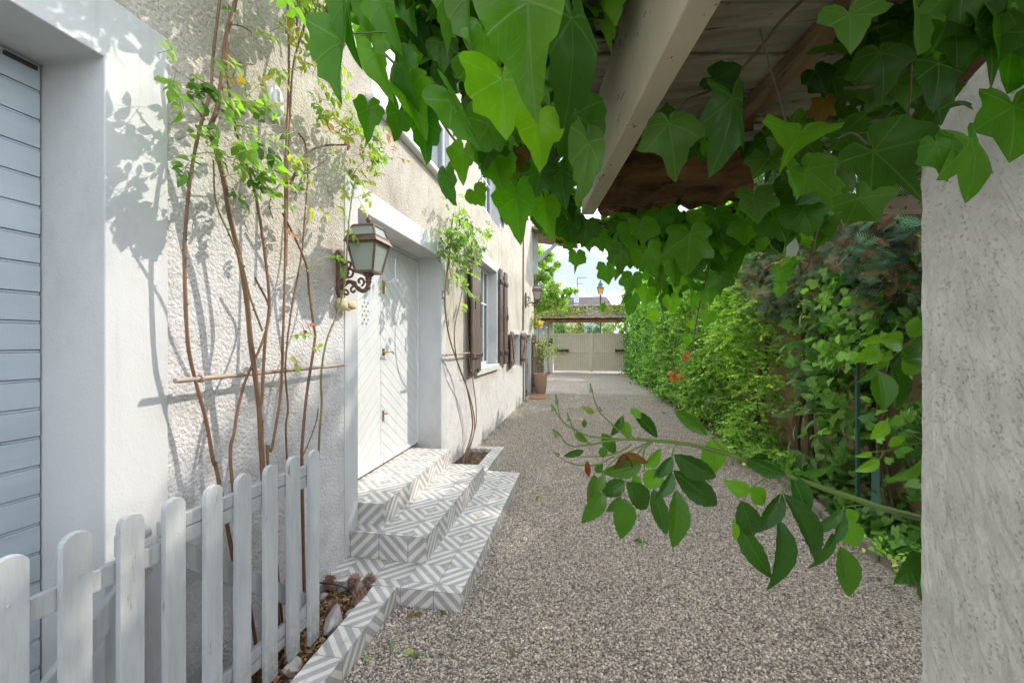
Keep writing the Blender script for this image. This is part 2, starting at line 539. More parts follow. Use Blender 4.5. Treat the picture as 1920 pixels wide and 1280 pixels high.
def glass_mat(name, c=(0.6, 0.66, 0.64), alpha=0.5, rough=0.25):
    m, t, b, o = new_mat(name); n = N(t)
    b.inputs['Base Color'].default_value = (*c, 1)
    b.inputs['Roughness'].default_value = rough
    b.inputs['Specular IOR Level'].default_value = 0.6
    tr = n.n('ShaderNodeBsdfTransparent'); tr.inputs[0].default_value = (0.92, 0.95, 0.94, 1)
    tl = n.n('ShaderNodeBsdfTranslucent'); tl.inputs[0].default_value = (*c, 1)
    m0 = n.n('ShaderNodeMixShader'); m0.inputs[0].default_value = 0.5
    n.l(b.outputs[0], m0.inputs[1]); n.l(tl.outputs[0], m0.inputs[2])
    ms = n.n('ShaderNodeMixShader'); ms.inputs[0].default_value = alpha
    n.l(tr.outputs[0], ms.inputs[1]); n.l(m0.outputs[0], ms.inputs[2])
    n.l(ms.outputs[0], o.inputs['Surface'])
    return m

def wood_mat(name, ca, cb, axis='y', rough=0.8, crack=True, sc=3.0):
    m, t, b, o = new_mat(name); n = N(t)
    st = {'x': (0.12, 1, 1), 'y': (1, 0.12, 1), 'z': (1, 1, 0.12)}[axis]
    v = n.scale(n.obj(), st)
    f = n.noise(v, sc * 14, 8, 0.65, 0.4)
    g = n.noise(n.obj(), 4, 4)
    c = n.ramp(f, [(0.3, cb), (0.66, ca)])
    c = n.mix(0.6, c, n.ramp(g, [(0.3, 0.45), (0.65, 1.05)]), 'MULTIPLY')
    if crack:
        q = n.ramp(n.noise(v, sc * 30, 4, 0.7), [(0.33, 0.25), (0.40, 1.0)])
        c = n.mix(1.0, c, q, 'MULTIPLY')
    n.l(c, b.inputs['Base Color'])
    b.inputs['Roughness'].default_value = rough
    n.l(n.bump(f, 0.7, 0.004), b.inputs['Normal'])
    return m

M = {}
M['roughcast'] = roughcast('roughcast_render')
M['plaster'] = plaster('white_plaster')
M['door_blue'] = painted('pale_blue_paint', (0.47, 0.535, 0.585), (1, 0.15, 1), chips=0.30, rough=0.45)
M['door_white'] = painted('white_door_paint', (0.66, 0.665, 0.66), (1, 1, 0.3), rough=0.4, wear=0.97)
M['groove'] = simple('groove_shadow_paint', (0.20, 0.21, 0.215), 0.7)
M['fence_white'] = painted('weathered_white_paint', (0.56, 0.58, 0.585), (1, 1, 0.16), chips=0.355, chipc=(0.20, 0.17, 0.13), rough=0.6, wear=0.86, splash=.8, grain=.0022)
M['white_frame'] = simple('white_window_paint', (0.78, 0.78, 0.78), 0.4, (0.70, 0.71, 0.72))
M['blue_backing'] = simple('blue_backing', (0.24, 0.28, 0.31), 0.7)
M['tile'] = tile_mat()
M['gravel'] = gravel_mat()
M['pebble'] = pebble_mat()
M['soil'] = simple('bark_soil', (0.13, 0.075, 0.045), 0.95, (0.035, 0.024, 0.018), 60, 0.012, 70)
M['rust'] = simple('rusty_brown_iron', (0.215, 0.125, 0.095), 0.55, (0.115, 0.07, 0.055), 30, 0.0015, 120, metal=0.25)
M['brass'] = simple('brass', (0.62, 0.40, 0.12), 0.3, (0.42, 0.25, 0.07), 40, metal=1.0)
M['frost'] = glass_mat('frosted_glass', (0.60, 0.66, 0.60), 0.82, 0.3)
M['pane'] = glass_mat('window_glass', (0.30, 0.34, 0.37), 0.45, 0.03)
M['shutter'] = wood_mat('brown_shutter_paint', (0.16, 0.10, 0.082), (0.10, 0.064, 0.054), 'z', 0.55, crack=False)
M['shutter_old'] = wood_mat('faded_brown_wood', (0.27, 0.165, 0.13), (0.15, 0.095, 0.075), 'z', 0.75)
M['iron'] = simple('dark_iron', (0.035, 0.033, 0.035), 0.5, (0.02, 0.02, 0.02), 40)
M['curtain'] = simple('white_curtain', (0.70, 0.71, 0.71), 0.9, (0.62, 0.63, 0.64), 8, stretch=(1, 12, 1))
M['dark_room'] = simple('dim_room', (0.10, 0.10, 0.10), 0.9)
M['roof_tile_far'] = None
M['cane'] = simple('brown_rose_cane', (0.26, 0.135, 0.07), 0.6, (0.13, 0.075, 0.04), 25, 0.001, 150, stretch=(1, 1, .3))
M['cane_green'] = simple('green_rose_cane', (0.22, 0.20, 0.05), 0.5, (0.17, 0.115, 0.045), 12)
M['green_stem'] = simple('fresh_green_stem', (0.17, 0.26, 0.045), 0.45, (0.12, 0.20, 0.04), 30)
M['vine'] = simple('ivy_stem_bark', (0.17, 0.13, 0.075), 0.8, (0.09, 0.075, 0.04), 30, 0.001, 120)
M['bamboo'] = simple('weathered_rod', (0.42, 0.32, 0.25), 0.7, (0.30, 0.22, 0.17), 30, stretch=(1, .2, 1))
M['rose_leaf'] = leaf_mat('rose_leaf', 0.45, 0.42, 'pinnate', 0.22)
M['rose_near'] = leaf_mat('rose_leaf_close', 0.30, 0.26, 'pinnate', 0.12, spec=0.45)
M['ivy_leaf'] = leaf_mat('ivy_leaf', 0.31, 0.42, 'palmate', 0.26, spec=0.22)
M['hedge_leaf'] = leaf_mat('hedge_leaf', 0.45, 0.30, 'none')
M['needle'] = leaf_mat('conifer_spray', 0.6, 0.10, 'none', tint=(1, 1, 0.7))
M['petal'] = leaf_mat('petal', 0.6, 0.35, 'none', tint=(1, .9, .8))
M['beam_paint'] = painted('peeling_cream_paint', (0.68, 0.58, 0.44), (1, 0.5, 1), chips=0.39, chipc=(0.10, 0.055, 0.035), rough=0.6)
M['rot_wood'] = wood_mat('rotten_dark_timber', (0.46, 0.22, 0.10), (0.05, 0.026, 0.016), 'x', 0.9, sc=1.6)
M['rafter'] = wood_mat('old_brown_rafter', (0.50, 0.33, 0.22), (0.22, 0.13, 0.085), 'y', 0.85, sc=1.8)
M['deck'] = wood_mat('grey_roof_plank', (0.60, 0.55, 0.46), (0.27, 0.235, 0.19), 'x', 0.9, sc=1.6)
M['pale_beam'] = wood_mat('pale_plate_wood', (0.55, 0.44, 0.33), (0.40, 0.30, 0.22), 'x', 0.8, sc=2)
M['stone'] = simple('pale_rock', (0.48, 0.45, 0.42), 0.85, (0.28, 0.25, 0.23), 9, 0.01, 22)
M['kerbstone'] = simple('old_kerb_stone', (0.27, 0.235, 0.21), 0.9, (0.16, 0.135, 0.12), 9, 0.006, 40)
M['cone'] = simple('pine_cone_scale', (0.44, 0.26, 0.18), 0.75, (0.20, 0.12, 0.085), 30)
M['terracotta'] = simple('terracotta', (0.47, 0.285, 0.205), 0.75, (0.38, 0.225, 0.16), 4, 0.001, 60)
M['coir'] = simple('coir_mat', (0.36, 0.19, 0.085), 0.95, (0.24, 0.13, 0.06), 60, 0.004, 220)
M['gate'] = painted('putty_gate_paint', (0.56, 0.505, 0.385), (1, 1, 0.3), rough=0.5, wear=0.97)
M['gate_groove'] = simple('gate_groove', (0.36, 0.32, 0.24), 0.7)
M['garden_wall'] = simple('brown_garden_wall', (0.52, 0.35, 0.235), 0.95, (0.30, 0.20, 0.135), 3.5, 0.012, 14)
M['bark'] = simple('tree_bark', (0.17, 0.115, 0.075), 0.9, (0.07, 0.05, 0.035), 18, 0.006, 40, stretch=(1, 1, .25))
M['foam'] = simple('yellowed_foam', (0.66, 0.58, 0.36), 0.75, (0.52, 0.42, 0.22), 20, 0.002, 60)
M['plate_blue'] = simple('grey_enamel', (0.13, 0.13, 0.17), 0.35, (0.11, 0.11, 0.15))
M['plate_white'] = simple('white_enamel', (0.72, 0.72, 0.74), 0.35, (0.68, 0.68, 0.7))
M['green_paint'] = simple('green_painted_metal', (0.03, 0.11, 0.09), 0.5, (0.02, 0.08, 0.065))
M['amber'] = glass_mat('amber_glass', (0.75, 0.38, 0.06), 0.9, 0.3)
M['asphalt'] = simple('asphalt', (0.055, 0.053, 0.05), 0.9, (0.04, 0.04, 0.038), 40, 0.003, 90)
M['grass_ground'] = simple('grass_ground', (0.07, 0.10, 0.03), 0.95, (0.045, 0.06, 0.02), 3, 0.02, 30)
M['pale_wall'] = simple('pale_grey_wall', (0.52, 0.55, 0.57), 0.85, (0.44, 0.47, 0.49), 4)

def pillar_mat():
    m, t, b, o = new_mat('pitted_render'); n = N(t)
    g = n.geo()
    c = n.ramp(n.noise(g, 22, 6), [(0.3, (0.56, 0.53, 0.485)), (0.7, (0.71, 0.68, 0.63))])
    wv = n.n('ShaderNodeTexNoise'); wv.inputs['Scale'].default_value = 260; wv.inputs['Detail'].default_value = 2; n.l(g, wv.inputs['Vector'])
    ad = n.n('ShaderNodeVectorMath', operation='MULTIPLY_ADD'); n.l(wv.outputs['Color'], ad.inputs[0]); ad.inputs[1].default_value = (.0035, .0035, .0035); n.l(g, ad.inputs[2])
    v1 = n.n('ShaderNodeTexVoronoi'); v1.inputs['Scale'].default_value = 250; n.l(ad.outputs[0], v1.inputs['Vector'])
    keep = n.m('GREATER_THAN', n.sep(v1.outputs['Color'])[0], 0.60)
    pit = n.m('MULTIPLY', n.ramp(v1.outputs['Distance'], [(0.15, 1.0), (0.5, 0.0)]), keep)
    pit = n.m('MULTIPLY', pit, n.ramp(n.noise(g, 12, 6, 0.65), [(0.38, 0.08), (0.60, 1.0)]))
    c = n.mix(n.m('MULTIPLY', pit, 0.34), n.mix(0.5, c, n.ramp(n.noise(n.scale(g, (6, 6, .5)), 3.0, 6, 0.65), [(0.32, 0.82), (0.55, 1.0)]), 'MULTIPLY'), (0.24, 0.225, 0.205))
    n.l(c, b.inputs['Base Color'])
    b.inputs['Roughness'].default_value = 0.9
    h = n.m('SUBTRACT', n.m('ADD', n.noise(g, 160, 5, 0.7), n.m('MULTIPLY', n.noise(g, 40, 3), 1.2)), n.m('MULTIPLY', pit, 0.8))
    n.l(n.bump(h, 0.7, 0.0022), b.inputs['Normal'])
    return m
M['pillar'] = pillar_mat()

def old_roof_mat(name, ca, cb, moss=0.0, rows=0.11, cols=0.17):
    m, t, b, o = new_mat(name); n = N(t)
    uv = n.n('ShaderNodeUVMap').outputs[0]
    br = n.n('ShaderNodeTexBrick'); n.l(uv, br.inputs['Vector'])
    br.inputs['Scale'].default_value = 1.0
    br.inputs['Brick Width'].default_value = cols; br.inputs['Row Height'].default_value = rows
    br.inputs['Mortar Size'].default_value = 0.012
    br.inputs['Color1'].default_value = (*ca, 1); br.inputs['Color2'].default_value = (*cb, 1)
    br.inputs['Mortar'].default_value = (0.03, 0.025, 0.022, 1)
    c = n.mix(0.6, br.outputs['Color'], n.ramp(n.noise(n.geo(), 5, 6), [(0.3, 0.5), (0.7, 1.3)]), 'MULTIPLY')
    if moss:
        f = n.ramp(n.noise(n.geo(), 3.2, 7, 0.65), [(moss, 0.0), (moss + 0.08, 1.0)])
        mc = n.ramp(n.noise(n.geo(), 9, 3), [(0.35, (0.13, 0.13, 0.03)), (0.6, (0.30, 0.25, 0.05))])
        c = n.mix(f, c, mc)
    n.l(c, b.inputs['Base Color']); b.inputs['Roughness'].default_value = 0.9
    n.l(n.bump(br.outputs['Fac'], 0.8, -0.02), b.inputs['Normal'])
    return m
M['moss_roof'] = old_roof_mat('mossy_gate_roof', (0.21, 0.16, 0.125), (0.13, 0.105, 0.085), moss=0.52)
M['far_roof'] = old_roof_mat('far_tile_roof', (0.115, 0.09, 0.085), (0.085, 0.07, 0.068), rows=0.34, cols=0.26)
M['stone_wall'] = old_roof_mat('low_stone_wall', (0.30, 0.25, 0.19), (0.22, 0.18, 0.14), rows=0.10, cols=0.30)

# ------------------------------------------------------------------ leaf templates (x across, y along from base to tip, z up)
def t_ovate(rows=6, fold=0.25, droop=0.25, wmax=0.30, pos=0.42, cols=5):
    V = []; U = []
    xs = np.linspace(-1, 1, cols)
    for i in range(rows + 1):
        t = i / rows
        if t < pos: w = math.sin(math.pi / 2 * (t / pos)) ** 0.75
        else: w = max(0.0, math.cos(math.pi / 2 * ((t - pos) / (1 - pos)))) ** 0.9
        w = w * wmax
        for x in xs:
            V.append((x * w, t, abs(x) * w * fold - droop * t * t)); U.append((x * w, t))
    Q = []
    for i in range(rows):
        for k in range(cols - 1):
            a = i * cols + k
            Q.append((a, a + 1, a + cols + 1, a + cols))
    return np.array(V), np.array(Q), np.array(U)
def t_radial(ctrl, rings=(0.35, 0.7, 1.0), n=36, curl=0.25, fold=0.18, wave=0.05, seed=0):
    r_ = np.random.default_rng(seed)
    an = np.array([c[0] for c in ctrl], float); rr = np.array([c[1] for c in ctrl], float)
    th = np.linspace(0, 360, n, endpoint=False)
    a = np.where(th > 180, 360 - th, th)
    rad = np.interp(a, an, rr)
    rad = rad * (1 + 0.04 * r_.normal(size=n))
    ph = r_.uniform(0, 6)
    V = [(0, 0, 0)]; U = [(0, 0)]
    for q in rings:
        for k in range(n):
            t = math.radians(th[k]); r = rad[k] * q
            x, y = math.sin(t) * r, math.cos(t) * r
            V.append((x, y, -curl * r * r + fold * abs(x) + wave * math.sin(3 * t + ph) * q * q)); U.append((x, y))
    Q = []
    for k in range(n):
        k2 = (k + 1) % n
        Q.append((0, 1 + k2, 1 + k, 1 + k))
    for j in range(len(rings) - 1):
        for k in range(n):
            k2 = (k + 1) % n
            Q.append((1 + j * n + k, 1 + j * n + k2, 1 + (j + 1) * n + k2, 1 + (j + 1) * n + k))
    return np.array(V), np.array(Q), np.array(U)
LOBED = [(0, 1.0), (12, .82), (26, .64), (42, .72), (53, .82), (64, .70), (80, .57), (94, .60), (106, .64), (120, .55), (145, .43), (168, .28), (180, .08)]
HEART = [(0, 1.0), (7, .89), (20, .77), (38, .72), (60, .69), (85, .65), (110, .61), (135, .56), (158, .46), (172, .25), (180, .08)]
THREE = [(0, 1.0), (14, .76), (34, .56), (52, .62), (66, .70), (80, .60), (105, .50), (135, .48), (160, .36), (180, .08)]
def fixq(T):
    V, Q, U = T
    return V, Q, U
def vary(ctrl, seed, k=.07):
    q = np.random.default_rng(seed); return [(a, r_ * (1 + k * q.normal())) for a, r_ in ctrl]
IVY = [t_radial(vary(c, 10 + i), curl=cu, fold=fo, wave=wa, seed=i) for i, (c, cu, fo, wa) in enumerate(((LOBED, .18, .30, .04), (THREE, .35, .22, .05), (LOBED, .45, .10, .09), (LOBED, .10, .42, .07), (THREE, .20, .45, .04), (LOBED, -.12, .30, .08), (THREE, .55, .15, .06)))]
HRT = [t_radial(vary(c, 30 + i), curl=cu, fold=fo, wave=wa, seed=20 + i) for i, (c, cu, fo, wa) in enumerate(((HEART, .20, .42, .03), (HEART, .42, .25, .05), (HEART, .10, .55, .05), (HEART, .55, .12, .09), (THREE, .30, .40, .05), (HEART, -.15, .38, .08), (THREE, .45, .30, .08)))]
IVY_S = [t_radial(LOBED, rings=(1.0,), n=16, curl=.2, seed=7), t_radial(THREE, rings=(1.0,), n=14, curl=.2, seed=8)]
LEAF6 = [t_ovate(3, .3, .25, .28, .42, 3), t_ovate(3, .15, .4, .34, .42, 3)]
LEAF4 = [(np.array([(0, 0, 0), (.30, .45, .06), (0, 1, -.15), (-.30, .45, .06)]), np.array([(0, 1, 2, 3)]), np.array([(0, 0), (.3, .45), (0, 1), (-.3, .45)]))]
ROSEL = [t_ovate(5, .25, .2, .33, .45, 5), t_ovate(5, .4, .45, .30, .45, 5)]
def t_spray():
    V = []; Q = []
    def seg(a, b, w):
        a = np.array(a, float); b = np.array(b, float); d = b - a; p = np.array([-d[1], d[0], 0]); p = p / np.linalg.norm(p) * w
        i = len(V); V.extend([a - p, a + p, b + p * .4, b - p * .4]); Q.append((i, i + 1, i + 2, i + 3))
    seg((0, 0, 0), (0, 1, -.15), .022)
    for i in range(1, 8):
        y = i / 8.5; l = .42 * (1 - y * .7)
        for s in (-1, 1):
            seg((0, y, -.15 * y * y), (s * l, y + l * .75, -.15 * y * y - .05), .022)
    V = np.array(V); return V, np.array(Q), V[:, :2]
SPRAY = [t_spray()]

def cloud(templates, P, D, Nn, S, C, W=None):
    """many leaves as one vertex/face set: P base points, D tip directions, Nn upper-side normals, S lengths, C colours, W width factors"""
    P = np.asarray(P, float); D = np.asarray(D, float); Nn = np.asarray(Nn, float); S = np.asarray(S, float); C = np.asarray(C, float)
    D = D / np.linalg.norm(D, axis=1, keepdims=True)
    Nn = Nn - D * (Nn * D).sum(1, keepdims=True)
    bad = np.linalg.norm(Nn, axis=1) < 1e-4
    Nn[bad] = np.cross(D[bad], [0.3, 0.7, 0.2])
    Nn = Nn / np.linalg.norm(Nn, axis=1, keepdims=True)
    X = np.cross(D, Nn)
    W = np.ones(len(P)) if W is None else np.asarray(W, float)
    Vs = []; Qs = []; Us = []; Cs = []; off = 0
    idx = rng.integers(0, len(templates), len(P))
    for ti, (tv, tq, tu) in enumerate(templates):
        k = np.where(idx == ti)[0]
        if len(k) == 0: continue
        n = len(tv)
        v = (P[k][:, None, :] + (tv[None, :, 0:1] * W[k][:, None, None] * X[k][:, None, :] + tv[None, :, 1:2] * D[k][:, None, :] + tv[None, :, 2:3] * Nn[k][:, None, :]) * S[k][:, None, None])
        Vs.append(v.reshape(-1, 3))
        q = tq[None] + (np.arange(len(k)) * n)[:, None, None] + off
        Qs.append(q.reshape(-1, 4)); off += n * len(k)
        Us.append(np.tile(tu[:, :2], (len(k), 1)))
        Cs.append(np.repeat(C[k], n, axis=0))
    return np.concatenate(Vs), np.concatenate(Qs), np.concatenate(Us), np.concatenate(Cs)
def fol(name, cl, mat, parent=None, loc=None):
    V, Q, U, C = cl
    # the centre fans are triangles written with one corner twice: split them off
    tri = Q[:, 2] == Q[:, 3]
    if tri.any():
        T = Q[tri][:, :3]; Q4 = Q[~tri]
        faces = [tuple(f) for f in T] + [tuple(f) for f in Q4]
        n3, n4 = len(T), len(Q4)
        me = bpy.data.meshes.new(name)
        o0 = origin(parent) if parent is not None else Vector(loc or (0, 0, 0))
        me.vertices.add(len(V)); me.vertices.foreach_set('co', (V - np.array(o0)).astype(np.float32).ravel())
        li = np.concatenate([T.ravel(), Q4.ravel()]).astype(np.int32)
        me.loops.add(len(li)); me.loops.foreach_set('vertex_index', li)
        me.polygons.add(n3 + n4)
        ls = np.concatenate([np.arange(n3) * 3, n3 * 3 + np.arange(n4) * 4]).astype(np.int32)
        me.polygons.foreach_set('loop_start', ls)
        me.polygons.foreach_set('loop_total', np.concatenate([np.full(n3, 3), np.full(n4, 4)]).astype(np.int32))
        me.update(calc_edges=True)
        l = me.uv_layers.new(name='UVMap'); l.data.foreach_set('uv', U.astype(np.float32)[li].ravel())
        a = me.color_attributes.new('lc', 'FLOAT_COLOR', 'POINT')
        c = np.ones((len(V), 4), np.float32); c[:, :3] = C; a.data.foreach_set('color', c.ravel())
        me.polygons.foreach_set('use_smooth', np.ones(n3 + n4, dtype=bool))
        me.materials.append(mat); me.update()
        o = bpy.data.objects.new(name, me); COL.objects.link(o)
        if parent is not None: o.parent = parent
        else: o.location = o0
        return o
    return mesh(name, V, Q, mat, parent, uv=U, col=C, smooth=True, loc=loc)
def jit(n, s=1.0):
    v = rng.normal(size=(n, 3)); return v * s
def pick(cols, n, var=0.18):
    cols = np.array(cols, float)
    c = cols[rng.integers(0, len(cols), n)]
    return np.clip(c * (1 + var * rng.normal(size=(n, 1))), 0.004, 0.9)
BOOST = 1.85

# ================================================================== SETTING
WX = -1.53                                     # plane of the house wall
# one sheet of ground to the horizon (grass beyond), gravel drive, road beyond the gate
b = MB(); b.box(-400, 400, -400, 400, -0.30, -0.012)
tag(b.build('ground', M['grass_ground']), kind='structure')
b = MB(); b.add([(-1.6, -3, 0), (2.6, -3, 0), (2.6, 21.6, 0), (-1.6, 21.6, 0), (-1.6, -3, -.06), (2.6, -3, -.06), (2.6, 21.6, -.06), (-1.6, 21.6, -.06)],
                [(0, 1, 2, 3), (4, 7, 6, 5), (0, 4, 5, 1), (1, 5, 6, 2), (2, 6, 7, 3), (3, 7, 4, 0)])
drive = tag(b.build('gravel_drive', M['gravel']), kind='structure')
b = MB(); b.box(-40, 40, 21.7, 30.0, -0.10, 0.004)
tag(b.build('road', M['pale_wall']), kind='structure')

# loose pebbles lying over the near drive (nobody could count them): one object, points carry the pebbles
def pebbles():
    import bmesh
    bm = bmesh.new(); bmesh.ops.create_icosphere(bm, subdivisions=1, radius=0.5)
    for v in bm.verts:
        v.co += Vector((random.uniform(-.07, .07), random.uniform(-.07, .07), random.uniform(-.05, .05)))
        v.co.z *= 0.68; v.co.y *= 0.82
    pm = bpy.data.meshes.new('pebble'); bm.to_mesh(pm); bm.free()
    pm.polygons.foreach_set('use_smooth', np.ones(len(pm.polygons), dtype=bool))
    pm.materials.append(M['pebble'])
    # points, denser where they show largest
    pts = []
    def area(x0, x1, y0, y1, dens):
        n = int((x1 - x0) * (y1 - y0) * dens)
        p = np.stack([rng.uniform(x0, x1, n), rng.uniform(y0, y1, n)], 1)
        inst = (p[:, 0] < -0.675) & (p[:, 1] > 2.28) & (p[:, 1] < 4.53)
        inkb = (p[:, 0] < -1.06) & (p[:, 1] < 2.4)
        pl = (p[:, 0] < -1.035) & (p[:, 1] > 4.1) & (p[:, 1] < 5.6)
        pts.append(p[~(inst | inkb | pl)])
    area(-1.08, 1.7, 1.1, 3.4, 11500)
    area(-1.5, 2.25, 3.4, 5.2, 7500)
    area(-1.5, 2.2, 5.2, 8.2, 4200)
    area(-1.5, 2.1, 8.2, 12.5, 1500)
    p = np.concatenate(pts)
    me = bpy.data.meshes.new('loose_pebbles')
    z = 0.0015 + rng.uniform(0, 0.004, len(p))
    V = np.concatenate([p, z[:, None]], 1).astype(np.float32)
    me.vertices.add(len(V)); me.vertices.foreach_set('co', V.ravel())
    s = np.exp(rng.normal(np.log(0.0105), 0.26, len(V))).astype(np.float32)
    a = me.attributes.new('size', 'FLOAT', 'POINT'); a.data.foreach_set('value', s)
    me.update()
    o = bpy.data.objects.new('loose_pebbles', me); COL.objects.link(o)
    src = bpy.data.objects.new('pebble_shape', pm)        # not linked to the scene: only the shape the points carry
    g = bpy.data.node_groups.new('pebble_scatter', 'GeometryNodeTree')
    g.interface.new_socket('Geometry', in_out='INPUT', socket_type='NodeSocketGeometry')
    g.interface.new_socket('Geometry', in_out='OUTPUT', socket_type='NodeSocketGeometry')
    gi = g.nodes.new('NodeGroupInput'); go = g.nodes.new('NodeGroupOutput')
    oi = g.nodes.new('GeometryNodeObjectInfo'); oi.inputs['Object'].default_value = src; oi.inputs['As Instance'].default_value = True
    ip = g.nodes.new('GeometryNodeInstanceOnPoints')
    m2p = g.nodes.new('GeometryNodeMeshToPoints')
    rv = g.nodes.new('FunctionNodeRandomValue'); rv.data_type = 'FLOAT_VECTOR'
    rv.inputs[0].default_value = (-0.5, -0.5, 0); rv.inputs[1].default_value = (0.5, 0.5, 6.28)
    na = g.nodes.new('GeometryNodeInputNamedAttribute'); na.data_type = 'FLOAT'; na.inputs['Name'].default_value = 'size'
    g.links.new(gi.outputs[0], m2p.inputs['Mesh'])
    g.links.new(m2p.outputs[0], ip.inputs['Points'])
    g.links.new(oi.outputs['Geometry'], ip.inputs['Instance'])
    g.links.new(rv.outputs[0], ip.inputs['Rotation'])
    g.links.new(na.outputs[0], ip.inputs['Scale'])
    g.links.new(ip.outputs[0], go.inputs[0])
    md = o.modifiers.new('scatter', 'NODES'); md.node_group = g
    tag(o, kind='stuff', label='small rounded beige and grey pebbles lying loose over the drive')
pebbles()

# ================================================================== HOUSE
house = thing('house', 'old house with beige roughcast wall, whitewashed foot, white doors and brown shutters', 'house', (-1.53, 5.0, 0))
def wall_with_holes(Y, Z, x, holes):
    ys = sorted(set([Y[0], Y[1]] + [h[0] for h in holes] + [h[1] for h in holes]))
    zs = sorted(set([Z[0], Z[1]] + [h[2] for h in holes] + [h[3] for h in holes]))
    b = MB()
    for i in range(len(ys) - 1):
        for j in range(len(zs) - 1):
            cy, cz = (ys[i] + ys[i + 1]) / 2, (zs[j] + zs[j + 1]) / 2
            if any(h[0] < cy < h[1] and h[2] < cz < h[3] for h in holes): continue
            b.add([(x, ys[i], zs[j]), (x, ys[i + 1], zs[j]), (x, ys[i + 1], zs[j + 1]), (x, ys[i], zs[j + 1])], [(0, 1, 2, 3)])
    return b
EY = 12.9                                      # far corner of the house
holes = [(-1.7, 1.329, -0.3, 2.64), (2.505, 4.54, -0.3, 2.605), (5.95, 7.51, 1.03, 2.895), (2.85, 4.66, 3.30, 4.75),
         (6.0, 7.72, 3.585, 5.0), (8.93, 10.02, 0.96, 1.78), (10.83, 12.28, -0.3, 1.83)]
b = wall_with_holes((-3.0, EY), (-0.3, 7.2), WX, holes)
# the other three sides and a thickness to the front wall round each opening
b.add([(WX, EY, -.3), (-8.5, EY, -.3), (-8.5, EY, 7.2), (WX, EY, 7.2)], [(0, 1, 2, 3)])
b.add([(WX, -3, -.3), (-8.5, -3, -.3), (-8.5, -3, 7.2), (WX, -3, 7.2)], [(3, 2, 1, 0)])
b.add([(-8.5, -3, -.3), (-8.5, EY, -.3), (-8.5, EY, 7.2), (-8.5, -3, 7.2)], [(3, 2, 1, 0)])
b.build('wall', M['roughcast'], house)
for h in holes:      # inner linings, behind the plaster surrounds
    b = MB()
    y0, y1, z0, z1 = h; x1 = -1.98
    b.add([(WX, y0, z0), (x1, y0, z0), (x1, y0, z1), (WX, y0, z1)], [(0, 1, 2, 3)])
    b.add([(WX, y1, z0), (x1, y1, z0), (x1, y1, z1), (WX, y1, z1)], [(3, 2, 1, 0)])
    b.add([(WX, y0, z1), (x1, y0, z1), (x1, y1, z1), (WX, y1, z1)], [(0, 1, 2, 3)])
    b.add([(WX, y0, z0), (x1, y0, z0), (x1, y1, z0), (WX, y1, z0)], [(3, 2, 1, 0)])
    o_ = b.build('wall_lining', M['plaster'], house); o_.modifiers.new('weld', 'WELD')
b = MB(); b.box(-8.3, -2.6, -2.8, EY - .2, -0.05, 6.0)  # closed dark-coloured box standing in for the unlit rooms behind the windows
b.build('dark_interior', M['dark_room'], house)
b = MB()
b.prism([(-1.28, -3.4, 7.12), (-1.28, -3.4, 7.24), (-5.0, -3.4, 9.6), (-8.9, -3.4, 7.24), (-8.9, -3.4, 7.12), (-5.0, -3.4, 9.44)], (0, EY + 3.4 + 1.0, 0))
b.build('roof', M['far_roof'], house)

SX = -1.524                                    # face of the smooth surrounds, proud of the roughcast
def surround(y0, y1, z0, z1, iy0, iy1, iz0, iz1, back, name, sill=False):
    b = MB()
    b.prism([(back, y0, z0), (back, iy0, z0), (back, iy0, iz1), (back, iy1, iz1), (back, iy1, z0), (back, y1, z0), (back, y1, z1), (back, y0, z1)], (SX - back, 0, 0))
    return b.build(name, M['plaster'], house, bevel=0.004)
# ---- garage
surround(-1.7, 1.329, -.05, 2.64, -1.5, 1.118, -.05, 2.437, -1.86, 'garage_surround')
b = MB()
n = 27; bh = 2.47 / 26
z = -0.03
gd = []
for i in range(26):
    z0 = z + i * bh
    b.box(-1.81, -1.774 - random.uniform(0, .0018), -1.5, 1.113, z0 + .003, z0 + bh - .0075)
    b.box(-1.81, -1.778, -1.5, 1.113, z0 + bh - .0065, z0 + bh + .001)     # the bead beside each joint
garage_door = b.build('garage_door', M['door_blue'], house, bevel=0.0022)
b = MB(); b.box(-1.83, -1.8095, -1.5, 1.118, -.03, 2.437); b.build('door_backing', M['blue_backing'], garage_door)
b = MB(); b.box(-1.80, -1.765, 1.02, 1.10, 2.409, 2.421); b.box(-1.80, -1.76, .75, .80, 2.40, 2.43); build_each(b, 'bolt', M['iron'], garage_door)

